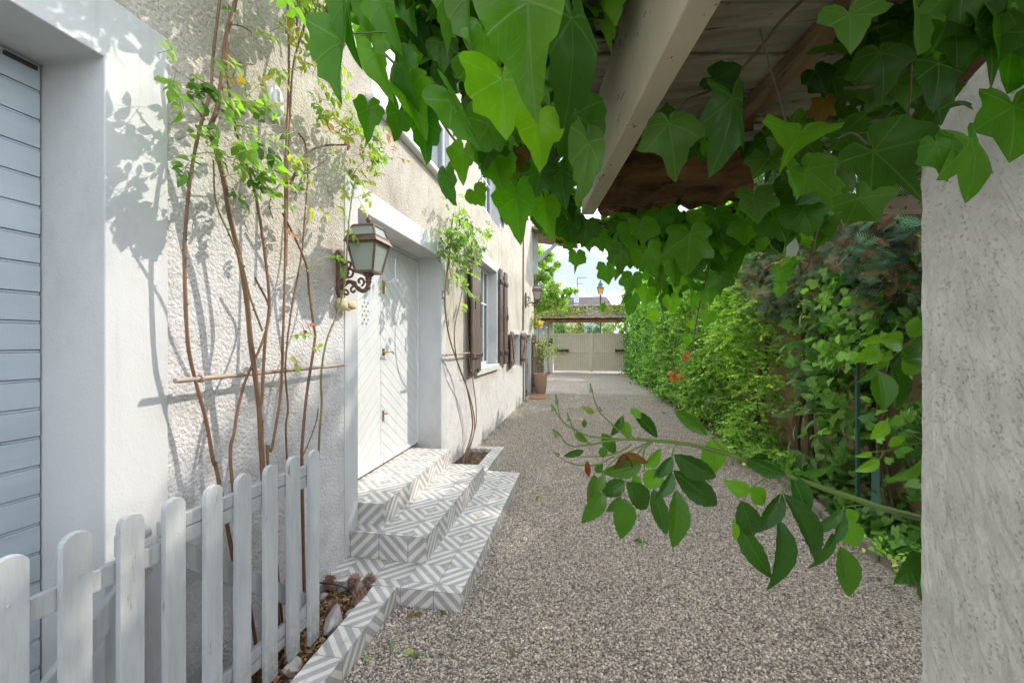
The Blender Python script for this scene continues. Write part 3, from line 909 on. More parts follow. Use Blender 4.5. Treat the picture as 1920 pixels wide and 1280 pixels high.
# ---- front door
surround(2.505, 4.54, -.05, 2.605, 2.665, 4.375, -.05, 2.43, -1.88, 'door_surround')
DX = -1.79
front_door = None
b = MB()
b.box(-1.86, -1.775, 4.335, 4.375, .40, 2.43); b.box(-1.86, -1.775, 2.665, 2.705, .40, 2.43); b.box(-1.86, -1.7765, 2.705, 4.335, 2.40, 2.43)
b.build('door_frame', M['door_white'], house, bevel=.004)
def leaf(y0, y1, direction, nm):
    """boarded leaf: slanting boards with narrow gaps between"""
    b = MB(); g = MB()
    z0, z1 = 0.47, 2.395
    step = 0.079; slope = 0.68
    g.box(-1.835, -1.8035, y0, y1, z0, z1)
    k = -30
    wy = y1 - y0
    for k in range(-14, 40):
        # board between two slanted lines z = zb + slope*dir*(y-yr)
        yr = y0
        zb0 = z0 + k * step * 1.33; zb1 = zb0 + step * 1.33 - 0.0045
        def zz(zb, y): return zb + (slope * (y - y0) * direction) - (0 if direction > 0 else 0)
        def clip(poly, zmin, zmax):
            def cl(p, f):
                out = []
                for i in range(len(p)):
                    a, c = p[i], p[(i + 1) % len(p)]
                    fa, fc = f(a), f(c)
                    if fa >= 0: out.append(a)
                    if fa * fc < 0:
                        t = fa / (fa - fc); out.append((a[0] + (c[0] - a[0]) * t, a[1] + (c[1] - a[1]) * t))
                return out
            return cl(cl(poly, lambda q: q[1] - zmin), lambda q: zmax - q[1])
        off = 0 if direction > 0 else slope * wy
        poly = [(y0, zz(zb0, y0) + off - .6), (y1, zz(zb0, y1) + off - .6), (y1, zz(zb1, y1) + off - .6), (y0, zz(zb1, y0) + off - .6)]
        poly = clip(poly, z0, z1) if True else poly
        if len(poly) >= 3:
            b.prism([(-1.803, p[0], p[1]) for p in poly], (0.013, 0, 0))
    # ledge rail at the foot
    b.box(-1.835, -1.782, y0, y1, .405, .468)
    b.box(-1.835, -1.768, y0 + .01, y1 - .005, .432, .455)
    o = b.build(nm, M['door_white'], house, bevel=.0015)
    g.build('board_backing', M['groove'], o)
    return o
dl = leaf(2.705, 3.512, 1, 'front_door')
dr = leaf(3.517, 4.335, -1, 'front_door')
# handle, cylinder plate, lower fitting on the opening leaf
def lever(y, z, parent):
    b = MB()
    b.box(DX - .001, DX + .006, y - .016, y + .016, z - .03, z + .03)
    b.tube([(DX + .004, y, z), (DX + .05, y, z)], .009, n=9)
    b.tube(spline([(DX + .05, y - .006, z), (DX + .055, y + .04, z + .004), (DX + .052, y + .085, z - .006), (DX + .05, y + .11, z - .022)], 4), .0095, .006, n=8)
    return b.build('handle', M['brass'], parent, smooth=True)
lever(3.56, 1.425, dr)
b = MB(); b.box(DX - .001, DX + .006, 3.535, 3.585, 1.95, 2.07); b.tube([(DX, 3.56, 2.01), (DX + .012, 3.56, 2.01)], .012, n=12)
b.build('lock_plate', M['brass'], dr, bevel=.002)
b = MB(); b.box(DX - .001, DX + .01, 3.545, 3.562, .80, .90); b.tube([(DX + .01, 3.553, .87), (DX + .03, 3.58, .865)], .007, n=7); b.build('key_escutcheon', M['brass'], dr)
b = MB()     # folded bracket with a lattice knocker on the left leaf
for i in range(6):
    for j in range(4):
        if (i + j) % 2 == 0:
            b.box(DX, DX + .003, 3.19 + j * .03, 3.205 + j * .03, 1.66 + i * .035, 1.675 + i * .035)
build_each(b, 'vent_hole', M['groove'], dl)
# white pull bracket by the lantern
b = MB(); b.tube([(DX, 3.66, 2.28), (DX + .07, 3.66, 2.28), (DX + .07, 3.66, 2.10), (DX + .03, 3.60, 2.06), (DX, 3.60, 2.06)], .006, n=7)
b.build('door_closer_rod', M['white_frame'], dr)

# ---- ground floor window with shutters
surround(5.95, 7.51, 1.13, 2.895, 6.09, 7.325, 1.13, 2.745, -1.86, 'window_surround')
b = MB(); b.box(-1.86, -1.487, 5.80, 7.40, 1.03, 1.127); b.build('window_sill', M['plaster'], house, bevel=.008)
def window(y0, y1, z0, z1, x, mull, rails, name='window', curtain=True, fw=.05):
    b = MB(); e = .0015
    b.box(x - .05, x, y0, y0 + fw, z0, z1); b.box(x - .05, x, y1 - fw, y1, z0, z1)
    b.box(x - .05, x - e, y0 + fw, y1 - fw, z0, z0 + fw); b.box(x - .05, x - e, y0 + fw, y1 - fw, z1 - fw, z1)
    w = b.build(name, M['white_frame'], house, bevel=.004)
    s = MB()
    for m_ in mull:
        s.box(x - .04, x + .012, m_ - .035, m_ + .035, z0 + fw, z1 - fw)
    ends = [y0 + fw] + [m_ for m_ in mull] + [y1 - fw]
    for i in range(len(ends) - 1):
        a = ends[i] + (.035 if i else 0); c = ends[i + 1] - (.035 if i < len(ends) - 2 else 0)
        for r_ in rails: s.box(x - .035, x - .004, a, c, r_ - .014, r_ + .014)
        mid = (a + c) / 2; s.box(x - .034, x - .0055, mid - .012, mid + .012, z0 + fw, z1 - fw) if len(rails) else None
    if s.v: build_each(s, 'glazing_bar', M['white_frame'], w, bevel=.002)
    p = MB(); p.box(x - .028, x - .024, y0 + fw, y1 - fw, z0 + fw, z1 - fw); p.build('glass_pane', M['pane'], w)
    if curtain:
        c = MB(); k = 60; V = []; Fc = []
        for i in range(k + 1):
            yy = y0 + (y1 - y0) * i / k; xx = x - .10 + .012 * math.sin(i * 1.3) + .008 * math.sin(i * .5)
            V += [(xx, yy, z0), (xx, yy, z1)]
        Fc = [(2 * i, 2 * i + 2, 2 * i + 3, 2 * i + 1) for i in range(k)]
        c.add(V, Fc); c.build('curtain', M['curtain'], w, smooth=True)
    return w
window(6.09, 7.325, 1.13, 2.745, -1.68, [6.71], [2.16], curtain=True)
def shutter(y0, y1, z0, z1, x, ang, hinge, mat, z_brace=False, boards=5, name='shutter'):
    """boarded shutter, hinged at y=hinge, laid back against the wall and standing off by ang degrees"""
    b = MB(); hw = MB()
    W = abs(y1 - y0); sgn = 1 if y1 > y0 else -1      # runs from hinge (y0) to free edge (y1)
    dy, dx = math.cos(R(ang)) * sgn, math.sin(R(ang))
    def P(u, o, z): return Vector((x + dx * u + dy * sgn * o * 1.0, y0 + dy * u - dx * sgn * o, z))
    def slab(u0, u1, o0, o1, za, zb, m=b):
        v = [P(u, o, zz) for u in (u0, u1) for o in (o0, o1) for zz in (za, zb)]
        f = [(0, 1, 3, 2), (4, 6, 7, 5), (0, 4, 5, 1), (2, 3, 7, 6), (0, 2, 6, 4), (1, 5, 7, 3)]
        m.add(v, f)
    bw = W / boards
    for i in range(boards):
        slab(i * bw + .0015, (i + 1) * bw - .0015, 0, .026 - (i % 2) * .0012, z0, z1)
    o = b.build(name, mat, house, bevel=.003)
    h = z1 - z0
    r_ = MB()
    for zc in (z0 + h * .13, z1 - h * .13):
        slab(.012, W - .012, .0255, .046, zc - .032, zc + .032, r_)
    if z_brace:
        a = P(W * .2, .036, z0 + h * .2); c = P(W * .8, .036, z1 - h * .2); r_.bar(a, c, .05, .02, up=P(0, 1, 0) - P(0, 0, 0))
    build_each(r_, 'ledge', mat, o, bevel=.002)
    for zc in (z0 + h * .13, z1 - h * .13):
        slab(-.03, W * .75, .047, .052, zc - .012, zc + .012, hw)
        hw.tube([P(-.03, .04, zc - .03), P(-.03, .04, zc + .03)], .009, n=8)
    slab(W - .10, W - .06, .047, .06, z0 + h * .48, z0 + h * .54, hw)
    hw.tube([P(W * .35, .06, z0 + h * .35), P(W * .35, .06, z0 + h * .62)], .005, n=6)
    build_each(hw, 'strap_hinge', M['iron'], o)
    return o
shutter(5.99, 5.33, 1.10, 2.86, -1.505, 4, 6.0, M['shutter'], boards=5)
shutter(7.42, 7.62, 1.09, 2.83, -1.505, 3, 7.37, M['shutter'], boards=2)
shutter(7.82, 8.04, 1.09, 2.83, -1.50, 5, 7.8, M['shutter'], boards=2)
b = MB(); b.tube([(-1.53, 5.50, 1.13), (-1.40, 5.50, 1.13)], .007, n=6); b.box(-1.41, -1.395, 5.47, 5.53, 1.10, 1.16); b.tube([(-1.53, 8.0, 1.11), (-1.42, 8.0, 1.11)], .007, n=6)
build_each(b, 'shutter_catch', M['iron'], house)

# ---- small low window with faded shutters
surround(8.93, 10.02, .96, 1.78, 9.0, 9.95, 1.02, 1.68, -1.80, 'small_window_surround')
window(9.0, 9.95, 1.02, 1.68, -1.70, [9.47], [], curtain=True, fw=.04)
shutter(8.92, 8.36, 1.0, 1.72, -1.505, 4, 8.93, M['shutter_old'], z_brace=True, boards=4)
shutter(10.03, 10.52, 1.0, 1.72, -1.505, 5, 10.02, M['shutter_old'], z_brace=True, boards=4)
# ---- low side door near the far corner, brown open shutters either side
surround(10.83, 12.28, -.05, 1.83, 10.95, 12.16, -.05, 1.70, -1.80, 'side_door_surround')
b = MB(); b.box(-1.76, -1.70, 10.95, 12.16, .02, 1.70); sd = b.build('side_door', M['pale_wall'], house, bevel=.003)
b = MB(); b.tube([(-1.70, 11.0, .98), (-1.63, 11.0, .98), (-1.62, 11.07, .97)], .009, n=7); b.build('handle', M['iron'], sd)
shutter(10.82, 10.62, .02, 1.74, -1.50, 8, 10.8, M['shutter'], boards=2)
shutter(12.29, 12.66, .02, 1.72, -1.50, 10, 12.32, M['shutter'], boards=2)
# ---- upper windows
window(2.86, 4.65, 3.30, 4.74, -1.575, [3.76], [3.95], curtain=True)
b = MB(); pr = []
for i in range(9):
    a = math.pi * i / 8
    pr.append((-1.468 + .014 * math.sin(a), 0, 3.262 + .028 * -math.cos(a) * -1))
b.box(-1.72, -1.465, 2.78, 4.74, 3.235, 3.295); b.build('window_sill', M['white_frame'], house, bevel=.022)
b = MB()
for i in range(15): b.box(-1.572, -1.562, 2.93 + i * .052, 2.975 + i * .052, 3.36, 4.66)
b.box(-1.574, -1.5735, 2.92, 3.71, 3.36, 4.66); b.build('inner_shutter', M['white_frame'], house, bevel=.004)
surround(6.0, 7.72, 3.585, 5.0, 6.14, 7.58, 3.76, 4.85, -1.80, 'upper_window_surround')
window(6.14, 7.58, 3.76, 4.85, -1.68, [6.86], [4.3], curtain=True)
b = MB(); b.tube([(-1.46, 7.62, 3.84), (-1.46, 7.62, 4.7)], .012, n=6); b.box(-1.50, -1.44, 7.60, 8.05, 3.78, 4.9); b.build('shutter', M['shutter'], house, bevel=.004)
# ---- number plate, conduit
p0 = at_x(826.2, 545, SX); p1 = at_x(836, 560, SX)
b = MB(); b.box(SX - .002, SX + .006, 4.385, 4.515, 1.985, 2.075); hn = b.build('house_number', M['plate_blue'], house, bevel=.002)
b = MB(); b.box(SX + .0055, SX + .0085, 4.405, 4.495, 2.008, 2.052); b.build('number_field', M['plate_white'], hn)
tcu = bpy.data.curves.new('digits', 'FONT'); tcu.body = '68'; tcu.size = 0.052; tcu.extrude = .001; tcu.align_x = 'CENTER'
tcu.materials.append(M['plate_blue']); tmp_ = bpy.data.objects.new('digits_text', tcu); COL.objects.link(tmp_); bpy.context.view_layer.update()
to = bpy.data.objects.new('digits', bpy.data.meshes.new_from_object(tmp_.evaluated_get(bpy.context.evaluated_depsgraph_get()))); bpy.data.objects.remove(tmp_); COL.objects.link(to); to.parent = hn
to.location = Vector((SX + .0095, 4.462, 2.012)) - origin(hn)
to.rotation_euler = (R(90), 0, R(90))
b = MB(); b.tube([(-1.515, 10.52, 1.80), (-1.515, 10.54, 2.6), (-1.515, 10.60, 6.1)], .022, n=8); b.build('wall_conduit', M['cane'], house)
b = MB()     # brace and board of the gable overhang at the far corner
b.bar((-1.40, 12.95, 4.0), (-0.60, 12.95, 4.72), .10, .10, up=(0, 1, 0))
b.bar((-1.47, 12.97, 3.6), (-1.47, 12.97, 5.1), .12, .10, up=(0, 1, 0))
build_each(b, 'roof_brace', M['pale_wall'], house, bevel=.006)
b = MB(); b.prism([(-1.53, 12.4, 4.86), (-.2, 12.4, 4.62), (-.2, 12.4, 4.70), (-1.53, 12.4, 4.94)], (0, 1.9, 0)); b.build('overhang_boards', M['rafter'], house)

# ================================================================== STEPS, KERB, BEDS
steps = thing('front_steps', 'three low steps clad in grey and cream diamond patterned tiles below the white door', 'steps', (-1.1, 3.4, 0))
def tiled(x0, x1, y0, y1, z0, z1, ox, oy, name='step', parent=steps):
    b = MB(); b.uvbox(x0, x1, y0, y1, z0, z1, ox, oy)
    return b.build(name, M['tile'], parent, uv=True)
tiled(-1.56, -.68, 2.28, 4.50, -.05, .106, -1.042 + .0, 2.35 - .0)
tiled(-1.56, -.995, 2.555, 4.15, .1055, .270, -1.115, 2.585)
tiled(-1.80, -1.342, 2.672, 4.14, .2695, .417, -1.54, 2.70)
b = MB(); b.box(-1.80, -1.772, 2.70, 4.34, .4175, .421); b.build('threshold', M['soil'], steps)
kerb = thing('tiled_kerb', 'narrow kerb tiled with grey and cream stripes running from the steps past the picket fence', 'kerb', (-1.14, 1.4, 0))
b = MB(); b.uvbox(-1.205, -1.066, -.6, 2.279, -.05, .1045, -1.242, .13); b.build('kerb_tiles', M['tile'], kerb, uv=True)
pk = thing('tiled_planter_edge', 'short tiled edging round the small bed beyond the steps', 'planter edging', (-1.2, 4.8, 0))
b = MB(); b.uvbox(-1.185, -1.045, 4.151, 5.50, -.05, .120, -1.2, 4.2); b.build('edge_tiles', M['tile'], pk, uv=True)
b = MB(); b.uvbox(-1.525, -1.186, 5.37, 5.499, -.05, .118, -1.3, 5.4); b.build('edge_tiles', M['tile'], pk, uv=True)

def bed(name, x0, x1, y0, y1, z, nx, ny, mat, amp=.018):
    V = []; Fc = []
    for i in range(nx + 1):
        for j in range(ny + 1):
            V.append((x0 + (x1 - x0) * i / nx, y0 + (y1 - y0) * j / ny, z + amp * (math.sin(i * 1.9 + j * .7) * .5 + random.uniform(-.6, .6))))
    for i in range(nx):
        for j in range(ny):
            a = i * (ny + 1) + j
            Fc.append((a, a + ny + 1, a + ny + 2, a + 1))
    k = len(V)
    V += [(x0, y0, -.2), (x1, y0, -.2), (x1, y1, -.2), (x0, y1, -.2)]
    Fc.append((k, k + 1, k + 2, k + 3))
    return mesh(name, V, Fc, mat, smooth=True)
tag(bed('soil', -1.54, -1.2045, -.6, 2.285, .035, 10, 80, M['soil']), kind='structure')
tag(bed('soil', -1.54, -1.186, 4.4, 5.372, .065, 8, 22, M['soil']), kind='structure')
# bark chips on the near bed
def chips(name, x0, x1, y0, y1, z, n, label, cols, s=(.012, .035)):
    P = np.stack([rng.uniform(x0, x1, n), rng.uniform(y0, y1, n), np.full(n, z) + rng.uniform(0, .02, n)], 1)
    D = jit(n); D[:, 2] *= .3
    Nn = np.tile([0, 0, 1.0], (n, 1)) + jit(n, .5)
    o = fol(name, cloud(LEAF4, P, D, Nn, rng.uniform(*s, n), pick(cols, n, .3), W=rng.uniform(.7, 1.5, n)), M['hedge_leaf'])
    return tag(o, label, kind='stuff')
chips('bark_chips', -1.52, -1.215, .3, 2.27, .045, 4200, 'brown bark chips and dry leaves covering the near bed', [(.34, .17, .09), (.22, .11, .065), (.44, .28, .18), (.12, .07, .045), (.52, .38, .25), (.38, .20, .10)])
chips('dead_leaves', -1.5, -1.2, 4.5, 5.35, .08, 320, 'dry brown leaves over the small planter bed', [(.18, .10, .06), (.10, .06, .04), (.30, .22, .12)])

def pine_cone(loc, s, tilt, lab):
    t = thing('pine_cone', lab, 'pine cone', loc, 'pine cones in the near bed')
    b = MB(); ax = Matrix.Rotation(tilt, 3, Vector((random.uniform(-1, 1), random.uniform(-1, 1), .2)).normalized())
    rows = 9; V0 = Vector(loc)
    core = MB()
    for i in range(rows):
        f = i / (rows - 1); zr = (f - .3) * s; rr = s * .46 * math.sin(math.pi * (0.16 + .80 * (1 - f))) + .002
        k = 9 if i < 7 else 6
        for j in range(k):
            a = 2 * math.pi * (j + .5 * (i % 2)) / k + i * .12
            rad = Vector((math.cos(a), math.sin(a), 0)); tg = Vector((-math.sin(a), math.cos(a), 0)); up = Vector((0, 0, 1))
            tip = rad * rr + up * (zr + s * .05); w = s * .10
            q = [rad * rr * .25 + up * (zr - s * .07) - tg * w * .4, rad * rr * .25 + up * (zr - s * .07) + tg * w * .4, rad * rr * .8 + up * zr + tg * w, tip + up * s * .03, rad * rr * .8 + up * zr - tg * w]
            q2 = [p - up * s * .03 for p in q]
            P = [V0 + ax @ p for p in q + q2]
            b.add(P, [(0, 1, 2, 3, 4), (9, 8, 7, 6, 5), (2, 7, 8, 3), (3, 8, 9, 4), (1, 6, 7, 2), (4, 9, 5, 0)])
    b.build('cone_scales', M['cone'], t)
    return t
cones = [((623, 1098), .075, 'upright pine cone at the wall end of the bed, touching the lowest step'), ((662, 1098), .080, 'wide open pine cone in the middle of the row under the lowest step'),
         ((692, 1100), .080, 'pine cone nearest the tiled kerb in the row under the lowest step'), ((672, 1130), .085, 'grey brown pine cone standing in front of the row, beside the flat stone'), ((628, 1140), .06, 'small pine cone half buried in bark above the big pale rock')]
for (px, py), s, lab in cones:
    p = at_z(px, py, .075); s *= 1.12; pine_cone((p.x, p.y, .055 + s * .3), s, random.uniform(.2, 1.1), lab)
def rock(loc, sx, sy, sz, lab, seed):
    import bmesh
    bm = bmesh.new(); bmesh.ops.create_icosphere(bm, subdivisions=3, radius=1)
    r_ = random.Random(seed); dirs = [(Vector((r_.uniform(-1, 1), r_.uniform(-1, 1), r_.uniform(-1, 1))).normalized(), r_.uniform(.55, .85)) for _ in range(14)]
    V = []
    for v in bm.verts:
        c = v.co.copy()
        for d, k in dirs:
            e = c.dot(d) - k
            if e > 0: c -= d * e
        c += Vector((r_.uniform(-1, 1), r_.uniform(-1, 1), r_.uniform(-1, 1))) * .02
        V.append((loc[0] + c.x * sx, loc[1] + c.y * sy, loc[2] + c.z * sz))
    Fc = [tuple(v.index for v in f.verts) for f in bm.faces]; bm.free()
    o = mesh('rock', V, Fc, M['stone'], loc=loc)
    return tag(o, lab, 'rock', 'rocks in the near bed')
p = at_z(628, 1168, .08); rock((p.x, p.y, .085), .045, .075, .085, 'large pale jagged rock standing between the last picket and the tiled kerb', 3)
p = at_z(660, 1150, .06); rock((p.x, p.y, .06), .035, .04, .022, 'flat grey stone lying against the kerb under a pine cone', 5)
p = at_z(606, 1118, .06); rock((p.x, p.y, .06), .03, .03, .03, 'rounded grey stone behind the last picket by the wall', 8)
p = at_z(545, 1250, .06); rock((p.x, p.y, .055), .045, .05, .045, 'pale angular rock at the foot of the second last picket', 9)
b = MB(); b.tube(spline([(-1.5, 1.45, .16), at_z(545, 1100, .1), at_z(610, 1093, .12), at_z(650, 1103, .09), (-1.27, 2.2, .06)], 5), .004, n=6)
tag(b.build('black_hose', M['iron'], smooth=True), 'thin black watering hose crossing the bed under the pine cones', 'hose')

# ================================================================== PICKET FENCE
fence = thing('picket_fence', 'white weathered picket fence with rounded tops standing in the near bed', 'fence', (-1.33, 1.3, 0))
fx = lambda y: -1.395 + (y - .80) * .092
def picket(y, zb, zt, w=.070, t=.021, lean=0.0):
    x = fx(y); b = MB(); P = []
    k = 7
    P += [(x, y - w / 2, zb), (x, y + w / 2, zb)]
    for i in range(k + 1):
        a = math.pi * i / k
        P.append((x, y + math.cos(a) * w / 2 + lean, zt - w * .42 + math.sin(a) * w * .42))
    b.prism(P, (t, -t * .09, 0))
    for zs in (zt - .118, zb + .12):
        ys_ = y + random.uniform(-.008, .008); b.prism([(x + t - .001, ys_ + .0045 * math.cos(a_), zs + .0045 * math.sin(a_)) for a_ in [i_ * math.pi / 4 for i_ in range(8)]], (.0022, 0, 0))
    return b.build('picket', M['fence_white'], fence, bevel=.004)
ys = [.675, .805, .936, 1.068, 1.197, 1.331, 1.455, 1.589, 1.716, 1.843]
for i, y in enumerate(ys):
    picket(y, .075 + .01 * (i % 3), 1.0 - .003 * (i % 2), lean=random.uniform(-.003, .003))
picket(.55, .07, 1.0); picket(.42, .07, 1.0); picket(.29, .07, 1.0)
b = MB()
def rail(y0, y1, z, h, dz=0, off=-.012):
    b.bar((fx(y0) + off, y0, z), (fx(y1) + off, y1, z + dz), .022, h)
rail(1.165, 1.88, .905, .048); rail(1.165, 1.88, .852, .052, off=-.013)
rail(.1, 1.20, .832, .062, off=-.0125)
rail(1.165, 1.88, .235, .05); rail(1.165, 1.88, .183, .045, off=-.013)
rail(.1, 1.16, .20, .07, off=-.0125)
build_each(b, 'rail', M['fence_white'], fence, bevel=.003)
b = MB()
b.bar((fx(1.20) - .036, 1.20, .83), (fx(1.84) - .036, 1.84, .26), .022, .07)
b.bar((fx(.55) - .036, .55, .23), (fx(1.14) - .036, 1.14, .80), .022, .07)
build_each(b, 'brace', M['fence_white'], fence, bevel=.003)
b = MB(); b.box(fx(1.13) - .05, fx(1.13) - .008, 1.06, 1.105, .86, .93); b.tube([(fx(1.1) - .04, 1.12, .90), (fx(1.1) - .04, 1.16, .90)], .02, n=10); b.build('latch_block', M['fence_white'], fence, bevel=.008)

# ================================================================== WALL LANTERNS
def lantern(cx, cy, zl, s, wall_x, lab, group='old iron wall lanterns'):
    """four-sided lantern on a scrolled bracket; zl = height of the ledge"""
    t = thing('wall_lantern', lab, 'lantern', (wall_x, cy, zl - .2 * s), group)
    a, c = .098 * s, .058 * s         # half widths at ledge and foot
    zb = zl - .185 * s; zt = zl + .095 * s; tt = .068 * s
    ctr = Vector((cx, cy, 0))
    def ring(h, z): return [ctr + Vector((x * h, y * h, z)) for x, y in ((-1, -1), (1, -1), (1, 1), (-1, 1))]
    fr = MB()
    R0, R1 = ring(c, zb), ring(a - .006 * s, zl - .010 * s)
    for i in range(4): fr.bar(R0[i], R1[i], .012 * s, .012 * s)
    for Q, w in ((R0, .014), (R1, .014)):
        for i in range(4): fr.bar(Q[i], Q[(i + 1) % 4], w * s, w * s)
    # ledge
    L0, L1 = ring(a + .012 * s, zl - .008 * s), ring(a - .004 * s, zl + .022 * s)
    fr.add(L0 + L1, [(3, 2, 1, 0), (4, 5, 6, 7)] + [(i, (i + 1) % 4, 4 + (i + 1) % 4, 4 + i) for i in range(4)])
    T0, T1 = ring(a - .008 * s, zl + .026 * s), ring(tt, zt)
    for i in range(4): fr.bar(T0[i], T1[i], .011 * s, .011 * s)
    for i in range(4): fr.bar(T0[i], T0[(i + 1) % 4], .012 * s, .012 * s)
    C0, C1 = ring(tt + .008 * s, zt - .004 * s), ring(tt - .004 * s, zt + .008 * s)
    fr.add(C0 + C1, [(3, 2, 1, 0), (4, 5, 6, 7)] + [(i, (i + 1) % 4, 4 + (i + 1) % 4, 4 + i) for i in range(4)])
    B0, B1 = ring(c + .006 * s, zb - .008 * s), ring(c + .006 * s, zb + .002 * s)
    fr.add(B0 + B1, [(3, 2, 1, 0), (4, 5, 6, 7)] + [(i, (i + 1) % 4, 4 + (i + 1) % 4, 4 + i) for i in range(4)])
    fr.build('lantern_frame', M['rust'], t, bevel=.0012 * s)
    def inner(Q, k): 
        m_ = sum(Q, Vector()) / 4
        return [m_ + (q - m_) * k for q in Q]
    for (A, Bq) in ((inner(R0, .97), inner(R1, .975)), (inner(T0, .96), inner(T1, .97))):
        for i in range(4):
            j = (i + 1) % 4
            g = MB(); nrm = (Bq[i] - A[i]).cross(A[j] - A[i]).normalized() * .003 * s
            g.prism([A[i], A[j], Bq[j], Bq[i]], nrm); g.build('glass_pane', M['frost'], t)
    f = MB(); f.lathe(ctr, [(0, zt + .066 * s), (.012 * s, zt + .062 * s), (.018 * s, zt + .048 * s), (.012 * s, zt + .034 * s), (.007 * s, zt + .028 * s), (.009 * s, zt + .006 * s), (.016 * s, zt)], 14)
    f.build('finial', M['rust'], t, smooth=True)
    ar = MB()
    zz = zb - .01 * s
    ar.lathe(ctr, [(.034 * s, zz), (.030 * s, zz - .012 * s), (.018 * s, zz - .02 * s), (.022 * s, zz - .03 * s), (.016 * s, zz - .036 * s), (.020 * s, zz - .05 * s), (.014 * s, zz - .06 * s)], 14)
    wx = wall_x + .03 * s
    P = [(cx, cy, zz - .055 * s), (cx - .005 * s, cy, zz - .085 * s), (cx - .035 * s, cy, zz - .105 * s), (cx - .07 * s, cy, zz - .09 * s), (cx - .10 * s, cy, zz - .055 * s), (cx - .135 * s, cy, zz - .045 * s), (wx, cy, zz - .075 * s)]
    ar.tube(spline(P, 6), .014 * s, .012 * s, n=10)
    def scroll(x0, z0, r, turns, ph, dirn, th=.007):
        q = []
        for i in range(22):
            u = i / 21; an = ph + dirn * turns * 2 * math.pi * u; rr = r * (1 - .78 * u)
            q.append((x0 + math.cos(an) * rr, cy, z0 + math.sin(an) * rr))
        ar.tube(q, th * s, th * s * 1.2, n=7)
    scroll(cx - .055 * s, zz - .045 * s, .030 * s, .9, -1.3, 1)
    scroll(cx - .100 * s, zz - .098 * s, .026 * s, .8, 1.2, 1)
    scroll(wx + .045 * s, zz + .015 * s, .034 * s, 1.0, -1.9, 1)
    scroll(wx + .035 * s, zz + .065 * s, .028 * s, 1.0, -2.2, 1)
    scroll(wx + .022 * s, zz - .115 * s, .022 * s, 1.0, 2.6, -1)
    ar.tube(spline([(wx, cy, zz - .03 * s), (wx + .03 * s, cy, zz - .01 * s), (wx + .03 * s, cy, zz + .05 * s), (wx, cy, zz + .07 * s)], 5), .008 * s, n=7)
    for i in range(9):
        u = P[1 + i % 5]; ar.lathe(Vector((u[0] + .006 * s * ((i * 7) % 3 - 1), u[1], u[2])), [(0, .016 * s), (.012 * s, .008 * s), (.016 * s, 0), (.010 * s, -.01 * s), (0, -.014 * s)], 6)
    ar.build('scroll_bracket', M['rust'], t, smooth=True)
    wp = MB()
    pr = [(-.028, .15), (-.036, .11), (-.024, .075), (-.028, .0), (-.030, -.05), (-.036, -.09), (-.024, -.125), (.0, -.155), (.024, -.125), (.036, -.09), (.030, -.05), (.028, .0), (.024, .075), (.036, .11), (.028, .15), (.0, .165)]
    wp.prism([(wall_x, cy + q[0] * s, zz + q[1] * s) for q in pr], (.022 * s, 0, 0))
    for k in range(5):
        wp.bar((wall_x + .022 * s, cy + (-.02 + k * .01) * s, zz - .1 * s), (wall_x + .022 * s, cy + (-.016 + k * .008) * s, zz + .12 * s), .006 * s, .008 * s, up=(1, 0, 0))
    wp.build('wall_plate', M['rust'], t, bevel=.003 * s)
    return t
lantern(-1.325, 2.44, 2.135, 1.0, -1.53, 'rusty brown four sided lantern on scrolled bracket beside the front door')
pl = at_x(989, 480, WX)
lantern(-1.20, 11.05, 2.86, 1.3, -1.53, 'distant rusty lantern on scrolled bracket near the far corner of the house')

# yellowed lump below the lantern, oval bulkhead light, black outlet
p = at_x(640, 568, -1.50)
import bmesh
def blob(parts, name, mat, lab=None, cat=None, parent=None, seed=1):
    bm = bmesh.new(); r_ = random.Random(seed)
    for (c, rx, ry, rz) in parts:
        q = bmesh.ops.create_icosphere(bm, subdivisions=3, radius=1)
        for v in q['verts']:
            k = 1 + .12 * math.sin(v.co.x * 5 + seed) * math.sin(v.co.z * 4 + seed)
            v.co = Vector((c[0] + v.co.x * rx * k, c[1] + v.co.y * ry * k, c[2] + v.co.z * rz * k))
    V = [tuple(v.co) for v in bm.verts]; Fc = [tuple(v.index for v in f.verts) for f in bm.faces]; bm.free()
    o = mesh(name, V, Fc, mat, parent, smooth=True, loc=parts[0][0] if parent is None else None)
    return tag(o, lab, cat)
blob([((-1.50, 2.43, 1.755), .035, .045, .042), ((-1.475, 2.50, 1.752), .025, .045, .028), ((-1.48, 2.47, 1.725), .015, .02, .012)], 'foam_lump', M['foam'], 'pale yellow swollen lump on the wall just under the lantern bracket', 'foam lump')
ol = thing('bulkhead_light', 'small oval white outdoor light high on the wall among the rose canes', 'wall light', (-1.53, 1.86, 2.70))
b = MB(); pr = []
for i in range(20):
    a = 2 * math.pi * i / 20; pr.append((-1.53, 1.86 + .050 * math.cos(a), 2.70 + .085 * math.sin(a)))
b.prism(pr, (.035, 0, 0)); b.build('light_base', M['white_frame'], ol, bevel=.006)
blob([((-1.497, 1.86, 2.70), .022, .040, .073)], 'light_cover', M['plate_white'], parent=ol)

# rods the roses are tied to
for (a, c, r_, lab) in ((at_x(328, 714, -1.46), at_x(645, 684, -1.475), .0095, 'thin weathered rod tied across the rose canes left of the door'), ((-1.47, 4.26, 1.375), (-1.47, 5.35, 1.37), .010, 'short rod across the canes of the rose right of the door')):
    b = MB(); b.tube([a, c], r_, n=10); b.tube([Vector(a) + (Vector(c) - Vector(a)) * .09, Vector(a) + (Vector(c) - Vector(a)) * .10], r_ * 1.7, n=10)
    tag(b.build('wall_rod', M['bamboo'], smooth=True), lab, 'rod')

